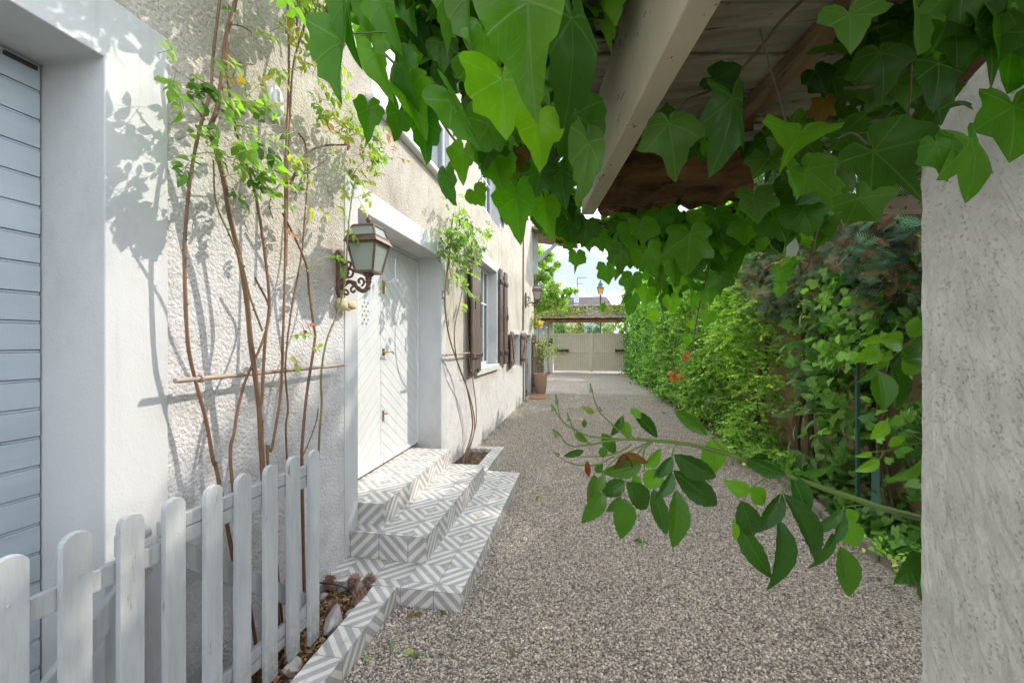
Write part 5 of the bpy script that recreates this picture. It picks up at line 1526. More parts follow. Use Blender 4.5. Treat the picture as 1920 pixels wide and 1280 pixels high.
def hedge_mass(y0, y1, z0, z1, x0, n, size, cols, tmpl=LEAF6, clump=.16, dens=34, depth=.5, W=1.3, gaps=0.0, prof=None, out=(-1.0, -.25, .35), var=.16, sub=(.7, 1.25)):
    """leaves in clumps over the drive-side face (and into the depth) of a hedge"""
    A = (y1 - y0) * (z1 - z0); nc = max(4, int(A * dens))
    cy = rng.uniform(y0, y1, nc); cz = rng.uniform(z0, z1, nc)
    cx = x0 + depth * rng.uniform(0, 1, nc) ** 1.6
    if prof is not None: cx = cx + prof(cy, cz)
    if gaps:
        keep = rng.random(nc) > gaps * (np.sin(cy * 3.1 + cz * 2.0) * .5 + .5); cy, cz, cx = cy[keep], cz[keep], cx[keep]; nc = len(cy)
    hole = (((cy - 5.5) / 1.0) ** 2 + ((cz - .78) / .46) ** 2 < 1) & (rng.random(nc) < .88) | (((cy - 4.0) / .35) ** 2 + ((cz - 1.0) / .7) ** 2 < 1) & (rng.random(nc) < .5)
    cy, cz, cx = cy[~hole], cz[~hole], cx[~hole]; nc = len(cy)
    k = rng.integers(0, nc, n)
    o = jit(n); o *= clump * rng.uniform(.3, 1.0, (n, 1))
    P = np.stack([cx[k], cy[k], cz[k]], 1) + o
    P[:, 2] = np.maximum(P[:, 2], .03)
    tone = rng.uniform(.72, 1.3, nc)
    C_ = pick(cols, n, var) * tone[k][:, None] * BOOST
    cd = jit(nc) * .6 + [-.8, -.3, -.15]
    D = cd[k] + jit(n) * .55
    Nn = np.array(out) + jit(n) * .5
    return cloud(tmpl, P, D, Nn, rng.uniform(*sub, n) * size, np.clip(C_, .004, .8), W=np.full(n, W) * rng.uniform(.8, 1.2, n))
def shoots(y0, y1, z0, z1, x0, n, ll, cols, tips, length=(.14, .30), depth=.35, holes=True, tmpl=None, up=.25, gap=None):
    """leafy twigs standing out of a hedge face: leaves set alternately along each, youngest and palest at the tip"""
    tmpl = tmpl or LEAF6
    B0 = np.stack([np.zeros(n), rng.uniform(y0, y1, n), rng.uniform(z0, z1, n)], 1)
    cy, cz = B0[:, 1], B0[:, 2]
    bulge = .5 + .25 * np.sin(cy * 2.3 + 1.1 * np.sin(cz * 2.1)) + .25 * np.sin(cz * 3.4 + cy * 1.3)
    B0[:, 0] = x0 + .30 - .30 * bulge + depth * rng.uniform(0, 1, n) ** 2.2
    keep = rng.random(n) < .30 + .75 * bulge
    if holes: keep &= ~((((cy - 5.5) / 1.05) ** 2 + ((cz - .78) / .50) ** 2 < 1) & (rng.random(n) < .55))
    if gap: keep &= rng.random(n) > gap * (.5 + .5 * np.sin(cy * 4.3 + 2 * np.sin(cz * 3.1)))
    B0 = B0[keep]; bulge = bulge[keep]; n = len(B0)
    D0 = np.stack([-rng.uniform(.35, 1.0, n), rng.normal(size=n) * .7, rng.normal(size=n) * .5 + up], 1); D0 /= np.linalg.norm(D0, axis=1, keepdims=True)
    Ln = rng.uniform(*length, n); k = 9
    P = []; D = []; C_ = []; S = []; Nn = []
    tone = rng.uniform(.75, 1.25, n); cb = pick(cols, n, .12); ct = pick(tips, n, .12)
    up_ = np.array([0, 0, 1.0]); sd = np.cross(D0, up_); sd /= np.linalg.norm(sd, axis=1, keepdims=True) + 1e-6
    nn = np.cross(sd, D0)
    for i in range(k):
        t = (i + .6) / k
        p = B0 + D0 * (Ln * t)[:, None] + np.array([0, 0, -.04]) * (t * t)
        sgn = 1 if i % 2 else -1
        d = D0 * .75 + sd * sgn * (.9 if i < k - 1 else .1) + jit(n) * .22 + [0, 0, -.12]
        P.append(p); D.append(d); S.append(ll * rng.uniform(.75, 1.2, n) * (1 - .25 * t)); Nn.append(nn + jit(n) * .35)
        f = np.clip(t * 1.25 - .25, 0, 1)
        C_.append((cb * (1 - f) + ct * f) * tone[:, None] * BOOST)
    P = np.concatenate(P); P[:, 2] = np.maximum(P[:, 2], .03)
    return cloud(tmpl, P, np.concatenate(D), np.concatenate(Nn), np.concatenate(S), np.clip(np.concatenate(C_), .004, .8), W=rng.uniform(1.1, 1.5, len(P)))
def shrub(name, lab, cat, base, parts, mat='hedge_leaf', group=None, stems=(), sr=.03, smat='bark'):
    t = thing(name, lab, cat, base, group)
    cls = parts
    V = []; Q = []; U = []; Cc = []; off = 0
    for c in cls:
        V.append(c[0]); Q.append(c[1] + off); U.append(c[2]); Cc.append(c[3]); off += len(c[0])
    fol('foliage', (np.concatenate(V), np.concatenate(Q), np.concatenate(U), np.concatenate(Cc)), M[mat], t)
    for s_ in stems:
        b = MB(); b.tube(spline([Vector(p) for p in s_], 5), sr, sr * .45, n=7, bumps=.08); b.build('stem', M[smat], t, smooth=True)
    return t
DKIVY = [(.050, .115, .022), (.075, .155, .030), (.10, .20, .035), (.035, .08, .018)]
LITE = [(.17, .27, .045), (.23, .33, .055), (.12, .21, .035), (.27, .34, .07), (.09, .16, .03)]
MIDG = [(.10, .185, .035), (.135, .235, .04), (.07, .135, .028), (.17, .27, .05)]
THUJA = [(.03, .075, .045), (.055, .12, .06), (.10, .16, .06), (.015, .03, .02), (.15, .085, .045)]
def stems_(y, x=2.35, h=2.8, n=2, sp=.25):
    return [[(x + rng.uniform(-.05, .05), y + rng.uniform(-.1, .1), 0), (x + rng.uniform(-.08, .12), y + rng.uniform(-sp, sp) * .5, h * .35), (x + rng.uniform(-.1, .2), y + rng.uniform(-sp, sp), h * .7), (x + rng.uniform(-.1, .2), y + rng.uniform(-sp, sp) * 1.5, h)] for _ in range(n)]
# far ivy-clad stretch in three lengths, then mixed shrubs towards the shelter
shrub('ivy_hedge', 'dark ivy covered end of the hedge beside the gate', 'hedge', (2.4, 18, 0), [hedge_mass(15.4, 20.6, 0, 3.85, 1.95, 9500, .10, DKIVY + [(.14, .25, .04)], LEAF4, .16, 16, .5, 1.5), hedge_mass(15.4, 20.6, 3.6, 4.15, 2.1, 900, .10, LITE, LEAF4, .18, 14, .6, 1.4)], group='lengths of the tall hedge')
shrub('ivy_hedge', 'tall green hedge length midway down the drive with brighter top', 'hedge', (2.4, 12.6, 0), [hedge_mass(10.6, 15.5, 0, 3.9, 2.05, 8500, .085, DKIVY + MIDG, LEAF4, .15, 20, .5, 1.5), shoots(10.6, 15.5, 0.05, 4.0, 1.95, 1300, .085, DKIVY + MIDG, MIDG + LITE, tmpl=LEAF4)], group='lengths of the tall hedge', stems=stems_(12.5))
shrub('leafy_hedge', 'yellow green hedge length behind the dangling ivy strands', 'hedge', (2.4, 8.8, 0), [hedge_mass(7.4, 10.7, 0, 3.9, 2.12, 8500, .062, DKIVY + MIDG, LEAF6, .14, 26, .45, 1.3), shoots(7.4, 10.7, .05, 4.1, 1.96, 2100, .066, MIDG, LITE)], group='lengths of the tall hedge', stems=stems_(9.0, n=3))
shrub('leafy_shrub', 'broad light green shrub spreading over the brown wall behind the rose spray', 'shrub', (2.35, 6.2, 0), [hedge_mass(5.5, 7.5, .1, 3.8, 2.2, 4200, .056, DKIVY + MIDG, LEAF6, .13, 30, .4, 1.25, gaps=.6), shoots(5.4, 7.5, .03, 1.0, 1.96, 620, .052, MIDG, MIDG + LITE), shoots(5.3, 7.5, .9, 3.9, 1.95, 1700, .062, MIDG + LITE, LITE + [(.32, .40, .06)], gap=.5)], stems=stems_(6.3, n=2, sp=.5), sr=.035)
shrub('leafy_shrub', 'small leafed shrub with a bare brown trunk low on the brown wall', 'shrub', (2.4, 5.0, 0), [shoots(4.45, 5.8, .75, 2.6, 2.02, 700, .055, MIDG + LITE[2:3], LITE + [(.32, .40, .06)], gap=.4, length=(.12, .24)), shoots(4.6, 5.7, .02, .34, 2.02, 170, .045, MIDG, LITE, length=(.08, .16))],
      stems=[[(2.38, 5.25, 0), (2.36, 5.24, .5), (2.40, 5.15, 1.0), (2.45, 5.0, 1.7), (2.5, 4.8, 2.3)], [(2.45, 5.12, 0), (2.43, 5.1, .6), (2.5, 5.3, 1.3), (2.5, 5.5, 2.1)]], sr=.055)
shrub('laurel_bush', 'laurel with long drooping dark leaves beside the green metal stake', 'shrub', (2.45, 4.5, 0), [hedge_mass(4.15, 4.75, .35, 1.9, 2.15, 330, .15, [(.065, .13, .04), (.09, .17, .05), (.045, .09, .03)], [t_ovate(5, .2, .35, .18, .45, 3)], .13, 26, .25, 1.0, out=(-1, -.3, .3))], stems=stems_(4.5, h=1.8, n=1))
shrub('conifer_hedge', 'dark bluish conifer with brown dead twigs at the right end of the hedge', 'conifer', (2.7, 3.6, 0), [hedge_mass(2.3, 5.7, 1.85, 4.7, 2.05, 15000, .135, THUJA, SPRAY, .15, 30, .65, .8, out=(-.8, -.4, .6), var=.25), hedge_mass(2.4, 5.5, 1.9, 3.8, 2.15, 2600, .085, [(.17, .085, .05), (.09, .05, .03)], SPRAY, .10, 14, .5, .5)], 'needle', stems=[[(2.6, 3.4, 0), (2.6, 3.4, 1.5), (2.55, 3.3, 3.0), (2.5, 3.3, 3.9)], [(2.65, 4.4, 0), (2.6, 4.4, 1.5), (2.6, 4.6, 3.8)]] + [[(2.6, 3.3 + .3 * k, 2.2 + .15 * k), (2.35, 3.2 + .35 * k, 2.5 + .1 * k), (2.05, 3.0 + .4 * k, 2.45 + .12 * k)] for k in range(6)], sr=.04)
IVYG = [(.06, .135, .028), (.085, .17, .034), (.04, .09, .022), (.11, .21, .04)]
ivm = [hedge_mass(2.2, 4.6, .2, 2.1, 2.30, 2300, .058, IVYG, IVY_S, .13, 26, .35, 1.15, gaps=.2), hedge_mass(3.6, 4.35, .7, 2.3, 2.12, 520, .062, [(.13, .24, .042), (.10, .19, .036)], IVY_S, .10, 26, .2, 1.1)]
shrub('wall_ivy', 'lobed ivy climbing the brown wall right of the green metal stake', 'ivy', (2.5, 3.5, 0), ivm, stems=stems_(3.8, 2.4, 2.1, 3, .4), sr=.012, smat='vine')
gi_ = [hedge_mass(3.0, 5.6, .03, .20, 2.13, 1500, .060, IVYG + [(.10, .19, .035)], IVY_S, .07, 60, .4, 1.15, out=(-.5, -.3, 1.0))]
tag(shrub('ground_ivy', 'ground ivy spilling over the kerb stones below the hedge', 'ivy', (2.3, 4.2, 0), gi_))
gp = [hedge_mass(2.5, 3.35, .02, .12, 1.98, 700, .035, LITE + MIDG, LEAF6, .05, 110, .3, 1.3, out=(-.3, -.2, 1.0))]
shrub('bedding_plant', 'low small leafed plants on the gravel by the shelter wall', 'plant', (2.1, 3.0, 0), gp)
p = at_x(1608, 720, 2.22); b = MB(); b.box(p.x - .012, p.x + .012, p.y - .012, p.y + .012, 0, 1.95)
tag(b.build('metal_stake', M['green_paint'], bevel=.002, loc=(p.x, p.y, 0)), 'upright green metal stake against the hedge', 'stake')
a_ = at_z(1648, 920, .15); b = MB(); b.bar((2.18, 3.62, .18), (2.28, 3.78, .52), .05, .006)
tag(b.build('green_strip', M['green_paint'], loc=(2.18, 3.62, .2)), 'short slanting green strip among the ivy beside the stake', 'strip')
# trees beyond the garden wall: their shade falls on the drive and the foot of the house
far_tree('shade_tree', 'tall tree behind the garden wall spreading over the hedge', (4.9, 7.6, 0), .14, (4.8, 7.6, 4.6), [((4.3, 6.9, 6.3), .8), ((4.4, 7.9, 6.9), .75), ((4.2, 8.5, 7.1), .55), ((4.3, 6.2, 6.6), .7), ((4.8, 7.3, 7.0), .8), ((4.4, 8.9, 7.7), .4), ((5.3, 9.4, 7.6), .7)], 5200, .12, MIDG)
far_tree('shade_tree', 'slender tree behind the garden wall further down the drive', (4.6, 13.5, 0), .12, (4.5, 13.5, 4.2), [((4.2, 13.0, 5.6), .7), ((4.6, 14.2, 6.0), .8), ((4.1, 12.2, 5.2), .55), ((5.0, 13.2, 6.4), .8)], 1900, .12, MIDG)

# fallen leaves and little weeds on the gravel
def fallen(px, py, s, c_, lab, w=1.0, t=None):
    p = at_z(px, py, .012); P = [[p.x, p.y, .014]]; a_ = rng.uniform(0, 6.28)
    o = fol('fallen_leaf', cloud(LEAF6, P, [[math.cos(a_), math.sin(a_), .1]], [[.1, -.1, 1]], [s], [c_], W=[w]), M['rose_leaf'], loc=(p.x, p.y, .014))
    tag(o, lab, 'fallen leaf', 'fallen leaves on the gravel')
fallen(776, 1222, .055, (.45, .50, .16), 'pale yellow leaf lying alone on the gravel in front of the kerb')
fallen(787, 1228, .04, (.10, .22, .03), 'dark green leaf lying by the pale yellow leaf')
fallen(690, 1236, .035, (.30, .45, .12), 'tiny light green leaf on the gravel nearest the kerb')
fallen(768, 1160, .06, (.30, .15, .06), 'dry brown leaf at the inner corner of kerb and lowest step')
fallen(795, 1152, .07, (.28, .13, .05), 'long dry brown leaf beside the lowest step', .6)
fallen(738, 1206, .03, (.20, .34, .06), 'tiny green leaf between the kerb and the pale yellow leaf')
fallen(825, 1145, .03, (.07, .16, .03), 'small dark leaf touching the foot of the lowest step')
for (px, py, n_, lab) in ((1002, 938, 10, 'small green weed in the gravel beyond the lowest step'), (1202, 1020, 16, 'green weed in the open gravel below the rose spray'), (1245, 775, 22, 'weed patch at the hedge edge of the drive'), (930, 803, 14, 'weed at the foot of the house wall')):
    p = at_z(px, py, 0); P = np.tile([p.x, p.y, .01], (n_, 1)) + jit(n_, .03) * [1, 1, 0]; D = jit(n_); D[:, 2] = abs(D[:, 2])
    tag(fol('gravel_weed', cloud(LEAF4, P, D, jit(n_) + [0, 0, 1], rng.uniform(.02, .045, n_), pick(MIDG, n_)), M['rose_leaf'], loc=(p.x, p.y, 0)), lab, 'weed', 'weeds in the gravel')

n_ = 700
yy = rng.uniform(2.6, 19.5, n_); P = np.stack([2.05 - np.abs(rng.normal(size=n_)) * .16 + .03 * np.sin(yy * 2), yy, rng.uniform(.008, .02, n_)], 1)
P[:120, 0] = WX + .02 + np.abs(rng.normal(size=120)) * .06; P[:120, 1] = rng.uniform(5.6, 12.5, 120)
P[120:190, 0] = rng.uniform(-.6, 1.9, 70); P[120:190, 1] = rng.uniform(1.6, 14, 70)
D = jit(n_); D[:, 2] *= .2
tag(fol('leaf_litter', cloud(LEAF4, P, D, np.tile([0, 0, 1.0], (n_, 1)) + jit(n_, .3), rng.uniform(.02, .05, n_), pick([(.22, .13, .06), (.32, .22, .10), (.10, .15, .04), (.14, .09, .05)], n_, .3), W=rng.uniform(1, 1.6, n_)), M['hedge_leaf']), 'dry leaf litter gathered along the edges of the drive', kind='stuff')

# ================================================================== SHELTER OVERHEAD
pv = cw
b = MB()
side = thing('shelter', 'old wooden lean-to shelter with peeling cream rafter and grey planks seen from below', 'shelter', tuple(cw(.45, .4, 0)))
# roughcast wall at the right
def prism_d(poly_rz, D0, D1):
    return [cw(r, D0, z) for r, z in poly_rz], FWD * (D1 - D0)
b = MB()
b.prism([cw(.455, -.9, -.05), cw(.455, .468, -.05), cw(.455, .468, 1.722), cw(.455, .43, 1.772), cw(.455, .40, 1.792), cw(.455, -.9, 1.95)], RGT * .28)
pw_ = b.build('pitted_wall', M['pillar'], loc=tuple(cw(.5, .2, 0)))
sb_ = pw_.modifiers.new('subdiv', 'SUBSURF'); sb_.subdivision_type = 'SIMPLE'; sb_.levels = 7; sb_.render_levels = 7
tx_ = bpy.data.textures.new('rough_render', 'CLOUDS'); tx_.noise_scale = .012; tx_.noise_depth = 3
dp_ = pw_.modifiers.new('rough', 'DISPLACE'); dp_.texture = tx_; dp_.strength = .0045; dp_.mid_level = .5
tag(pw_, 'pale pitted roughcast wall filling the right edge beside the rose spray', 'wall')
def along(r0, r1, D0, D1, z0, z1, name, mat, bevel=.003, drift=.0152, cut=0.0):
    b = MB()
    V = [cw(r + drift * D, D + (cut if z == z1 and D == D1 else 0), z) for r in (r0, r1) for D in (D0, D1) for z in (z0, z1)]
    b.add(V, [(0, 1, 3, 2), (4, 6, 7, 5), (0, 4, 5, 1), (2, 3, 7, 6), (0, 2, 6, 4), (1, 5, 7, 3)])
    return b.build(name, mat, side, bevel=bevel)
along(.239, .287, -1.4, 1.6, 2.0, 2.268, 'rafter', M['beam_paint'], cut=-.10)
along(.70, .765, -1.4, 1.42, 2.235, 2.272, 'rafter', M['rafter'])
along(1.22, 1.29, -1.4, 1.3, 2.22, 2.272, 'rafter', M['rafter'])
along(.02, .05, -1.4, 1.35, 2.20, 2.272, 'rafter', M['rot_wood'])
D = 1.62; k = 0
while D > -1.4:
    w = random.uniform(.13, .19)
    b = MB()
    V = [cw(r, q, z) for r in (.0, 1.75) for q in (D - w, D - .007) for z in (2.273 + .004 * (k % 2), 2.298 + .004 * (k % 2))]
    b.add(V, [(0, 1, 3, 2), (4, 6, 7, 5), (0, 4, 5, 1), (2, 3, 7, 6), (0, 2, 6, 4), (1, 5, 7, 3)])
    b.build('roof_plank', M['deck'], side, bevel=.003); D -= w; k += 1
b = MB()
V = [cw(-.02, 1.70, 2.31), cw(1.85, 1.70, 2.31), cw(1.85, -1.5, 2.31), cw(-.02, -1.5, 2.31)]
b.prism(V, (0, 0, .05)); b.build('roof_covering', M['far_roof'], side)
# rotten end plate and pale plate
b = MB()
A0, A1 = cw(.335, 1.60, 2.005), cw(.80, 1.41, 2.00)
A1b = cw(1.5, 1.13, 2.0)
q = []
for i in range(17):
    t = i / 16; p = A0.lerp(A1, t); q.append((p, .272 + .004 * math.sin(i * 1.7), .012 * math.sin(i * 2.3) + random.uniform(-.006, .006)))
V = []; Fc = []
nrm = Vector((A1 - A0)).cross(Vector((0, 0, 1))).normalized()
for i, (p, h, dz) in enumerate(q):
    for (o, z) in ((-.05, dz), (-.062 + .008 * math.sin(i * 1.1), h * .35), (-.05, h), (.05, h), (.05, dz)):
        V.append(p - nrm * o * 1.0 + Vector((0, 0, z)))
m_ = 5
for i in range(16):
    for j in range(m_): Fc.append((i * m_ + j, i * m_ + (j + 1) % m_, (i + 1) * m_ + (j + 1) % m_, (i + 1) * m_ + j))
Fc.append(tuple(range(m_ - 1, -1, -1))); Fc.append(tuple(16 * m_ + j for j in range(m_)))
b.add(V, Fc); b.build('end_plate', M['rot_wood'], side)
b = MB(); a_, c_ = at_d(1572, 386, 1.15), at_d(1800, 384, .95); b.bar(a_, c_, .05, .036); b.build('wall_plate', M['pale_beam'], side, bevel=.005)
b = MB(); a_, c_ = at_d(1330, 300, 1.50), at_d(1700, 240, 1.1); b.bar(a_, c_, .06, .05); a_, c_ = at_d(1395, 262, 1.38), at_d(1580, 228, 1.25); b.bar(a_, c_, .05, .03); build_each(b, 'batten', M['deck'], side, bevel=.004)
# back posts that carry the roof behind the viewer
for (r_, D_) in ((.06, -1.3), (1.4, -1.3)):
    b = MB(); p = cw(r_, D_, 0); b.box(p.x - .06, p.x + .06, p.y - .06, p.y + .06, 0, 2.27); b.build('post', M['rafter'], side, bevel=.006)

# ================================================================== IVY OVER THE SHELTER
ivy1 = thing('ivy_vine', 'bright green ivy hanging in a thick curtain left of the cream rafter', 'ivy', tuple(cw(0, 1.2, 2.3)))
ivy2 = thing('ivy_vine', 'dark lobed ivy creeping under the shelter roof above the pitted wall', 'ivy', tuple(cw(.9, .8, 2.3)))
ivy3 = thing('ivy_vine', 'loose strands of light ivy dangling below the rotten end beam in front of the hedge', 'ivy', tuple(cw(.6, 1.6, 2.0)))
IG = [(.10, .215, .022), (.14, .27, .025), (.18, .33, .028), (.07, .155, .022)]
IDK = [(.050, .11, .022), (.070, .14, .028), (.095, .18, .030)]
IGREY = [(.12, .19, .075), (.10, .165, .06), (.14, .21, .095)]
IBR = [(.24, .40, .02), (.30, .46, .025)]
DKR = [(.014, .036, .008), (.022, .05, .011)]  # near-black leaf tones paint in the shaded gaps inside the ivy
def place(items, tset):
    """(base px, tip px, relative width, distance, colour, turn) -> leaves"""
    P = []; D = []; Nn = []; S = []; C_ = []; W = []
    for (bx, by, tx, ty, w, d, col, yaw, pitch) in items:
        if tset == 1.35 and max(bx, tx) > 1728: d = min(d, .335)
        a = at_d(bx, by, d); t = at_d(tx, ty, d); L_ = (t - a).length
        dd = (t - a).normalized(); face = -(FWD)
        x = dd.cross(face).normalized()
        nn = face * math.cos(R(yaw)) + x * math.sin(R(yaw))
        dd2 = (dd * math.cos(R(pitch)) + face * math.sin(R(pitch))).normalized()
        P.append(tuple(a)); D.append(tuple(dd2)); Nn.append(tuple(nn)); S.append(L_ / max(.35, math.cos(R(pitch))))
        wpx = w / math.hypot(tx - bx, ty - by)
        W.append(wpx / tset / max(.45, abs(math.cos(R(yaw)))) * max(.35, math.cos(R(pitch)))); C_.append(col)
    C_ = [np.array(c) * np.array([.74, .94, .42]) for c in C_]
    return P, D, Nn, S, C_, W
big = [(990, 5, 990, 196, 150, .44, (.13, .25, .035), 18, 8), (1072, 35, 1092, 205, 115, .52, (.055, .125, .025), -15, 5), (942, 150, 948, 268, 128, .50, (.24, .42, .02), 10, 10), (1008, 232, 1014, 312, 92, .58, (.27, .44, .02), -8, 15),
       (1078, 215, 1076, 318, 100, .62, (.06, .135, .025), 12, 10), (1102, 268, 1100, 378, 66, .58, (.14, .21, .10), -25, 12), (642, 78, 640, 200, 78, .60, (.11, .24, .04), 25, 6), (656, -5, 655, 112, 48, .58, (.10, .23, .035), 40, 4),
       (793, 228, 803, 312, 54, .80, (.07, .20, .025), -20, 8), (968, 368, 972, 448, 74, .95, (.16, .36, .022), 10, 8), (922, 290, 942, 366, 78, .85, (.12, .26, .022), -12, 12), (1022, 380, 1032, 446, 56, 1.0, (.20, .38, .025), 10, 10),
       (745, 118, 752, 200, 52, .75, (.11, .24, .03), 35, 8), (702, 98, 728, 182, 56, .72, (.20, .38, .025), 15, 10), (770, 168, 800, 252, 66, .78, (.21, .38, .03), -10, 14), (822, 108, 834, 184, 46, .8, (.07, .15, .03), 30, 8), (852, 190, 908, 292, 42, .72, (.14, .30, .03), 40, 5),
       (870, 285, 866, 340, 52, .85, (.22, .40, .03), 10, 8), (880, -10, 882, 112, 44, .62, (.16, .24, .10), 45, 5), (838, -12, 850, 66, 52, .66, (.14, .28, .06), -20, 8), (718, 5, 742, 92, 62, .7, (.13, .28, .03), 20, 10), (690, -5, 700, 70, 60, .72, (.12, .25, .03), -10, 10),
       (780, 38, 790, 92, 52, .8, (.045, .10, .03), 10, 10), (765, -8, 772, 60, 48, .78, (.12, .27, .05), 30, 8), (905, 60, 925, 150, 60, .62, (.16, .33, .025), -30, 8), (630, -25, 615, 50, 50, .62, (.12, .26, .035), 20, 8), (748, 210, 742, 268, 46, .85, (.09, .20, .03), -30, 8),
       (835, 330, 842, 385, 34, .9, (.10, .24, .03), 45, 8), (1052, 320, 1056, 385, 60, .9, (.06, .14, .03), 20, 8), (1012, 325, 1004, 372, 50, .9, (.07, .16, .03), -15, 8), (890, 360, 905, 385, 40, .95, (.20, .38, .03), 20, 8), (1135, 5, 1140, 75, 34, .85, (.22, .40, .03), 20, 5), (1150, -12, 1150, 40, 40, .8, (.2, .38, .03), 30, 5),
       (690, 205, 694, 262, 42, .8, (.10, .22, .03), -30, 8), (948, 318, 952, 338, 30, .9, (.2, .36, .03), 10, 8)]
def stack(*cl):
    V = []; Q = []; U = []; Cc = []; off = 0
    for c in cl:
        V.append(c[0]); Q.append(c[1] + off); U.append(c[2]); Cc.append(c[3]); off += len(c[0])
    return np.concatenate(V), np.concatenate(Q), np.concatenate(U), np.concatenate(Cc)
def build_place(items, T, tset):
    P, D, Nn, S, C_, W = place(items, tset); return cloud(T, P, D, Nn, S, C_, W=W)
def in_poly(p, poly):
    x, y = p; c = False; n = len(poly)
    for i in range(n):
        x1, y1 = poly[i]; x2, y2 = poly[(i + 1) % n]
        if (y1 > y) != (y2 > y) and x < (x2 - x1) * (y - y1) / (y2 - y1) + x1: c = not c
    return c
def fill(poly, n, d0, d1, s0, s1, cols, T, tset, tilt=25, maxz=2.25):
    items = []
    xs = [p[0] for p in poly]; ys_ = [p[1] for p in poly]
    guard = 0
    while len(items) < n and guard < n * 40:
        guard += 1
        x, y = rng.uniform(min(xs), max(xs)), rng.uniform(min(ys_), max(ys_))
        if not in_poly((x, y), poly): continue
        d = rng.uniform(d0, d1)
        if H + (640 - y) / F * d > maxz: 
            d = (maxz - H) / ((640 - y) / F) * rng.uniform(.85, 1)
            if d < .5: continue
        s = rng.uniform(s0, s1); L_ = s * F / d
        a = math.radians(90 + rng.normal() * tilt)
        c = np.array(cols[rng.integers(0, len(cols))]) * rng.uniform(.8, 1.2)
        items.append((x, y, x + math.cos(a) * L_, y + math.sin(a) * L_, L_ * rng.uniform(.85, 1.2), d, tuple(c), rng.uniform(-50, 50), rng.uniform(-10, 45)))
    return build_place(items, T, tset)
PA = [(600, -80), (622, -20), (660, 10), (700, 60), (740, 100), (780, 130), (830, 190), (870, 240), (920, 300), (970, 345), (1040, 380), (1075, 385), (1072, 300), (1085, 210), (1095, 100), (1105, -60)]
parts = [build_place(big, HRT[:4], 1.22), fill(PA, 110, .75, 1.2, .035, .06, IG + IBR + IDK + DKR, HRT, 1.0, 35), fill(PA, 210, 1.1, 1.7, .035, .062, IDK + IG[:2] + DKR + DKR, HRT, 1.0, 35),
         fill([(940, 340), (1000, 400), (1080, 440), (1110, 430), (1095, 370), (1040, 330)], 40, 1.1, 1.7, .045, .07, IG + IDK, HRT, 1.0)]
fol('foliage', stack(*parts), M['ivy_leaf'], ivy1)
o = fol('dead_leaf', build_place([(972, 285, 968, 318, 45, .95, (.20, .07, .03), 20, 10)], HRT, 1.2), M['ivy_leaf'], ivy1); o['label'] = 'withered red brown leaf'
b = MB()
for (l, d) in (([(1175, -5), (1060, 8), (960, 5), (900, 50), (870, 130), (830, 190)], .9), ([(1120, 250), (1040, 300), (960, 330), (930, 290)], 1.1), ([(700, -20), (690, 60), (735, 115), (790, 170), (850, 260), (920, 330)], 1.0), ([(880, 60), (890, 160), (940, 260), (1010, 370), (1085, 410)], 1.25)):
    b.tube(spline([at_d(x, y, d) for x, y in l], 5), .004, .0025, n=6)
for (bx, by, tx, ty, w, d, *_r) in big:
    a = at_d(bx, by, d); b.tube(spline([a, a + Vector((random.uniform(-.02, .02), .02, .025)), a + Vector((random.uniform(-.04, .04), .07, .06))], 3), .0013, .001, n=5)
build_each(b, 'stem', M['green_stem'], ivy1, smooth=True)

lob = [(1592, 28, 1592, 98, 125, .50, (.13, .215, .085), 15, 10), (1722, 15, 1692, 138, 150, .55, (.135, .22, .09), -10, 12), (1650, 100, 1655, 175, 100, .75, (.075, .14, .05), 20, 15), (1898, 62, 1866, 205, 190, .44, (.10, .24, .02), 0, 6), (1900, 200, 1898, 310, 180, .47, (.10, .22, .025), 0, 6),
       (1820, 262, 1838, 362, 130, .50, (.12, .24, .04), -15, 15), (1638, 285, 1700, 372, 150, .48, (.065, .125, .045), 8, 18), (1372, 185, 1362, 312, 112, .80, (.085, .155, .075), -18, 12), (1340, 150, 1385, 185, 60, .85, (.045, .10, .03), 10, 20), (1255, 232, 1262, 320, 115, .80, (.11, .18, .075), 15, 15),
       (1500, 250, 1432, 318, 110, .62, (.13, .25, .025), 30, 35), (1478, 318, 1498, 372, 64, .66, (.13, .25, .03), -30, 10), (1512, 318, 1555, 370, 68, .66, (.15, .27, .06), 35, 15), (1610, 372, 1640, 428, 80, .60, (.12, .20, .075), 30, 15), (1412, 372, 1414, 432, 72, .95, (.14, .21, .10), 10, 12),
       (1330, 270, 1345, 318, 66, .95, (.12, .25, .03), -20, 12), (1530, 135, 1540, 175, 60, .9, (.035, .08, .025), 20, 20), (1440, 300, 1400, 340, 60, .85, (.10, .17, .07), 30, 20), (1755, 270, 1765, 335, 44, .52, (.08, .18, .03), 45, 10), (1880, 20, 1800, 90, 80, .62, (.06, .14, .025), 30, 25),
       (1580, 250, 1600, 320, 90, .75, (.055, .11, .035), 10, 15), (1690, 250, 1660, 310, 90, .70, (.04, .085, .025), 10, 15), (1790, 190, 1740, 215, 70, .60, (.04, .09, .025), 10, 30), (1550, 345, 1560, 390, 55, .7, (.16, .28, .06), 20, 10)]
PB = [(1590, 60), (1700, 0), (1790, -60), (1790, 120), (1760, 190), (1720, 250), (1700, 340), (1600, 360), (1480, 350), (1400, 345), (1420, 250), (1530, 220)]
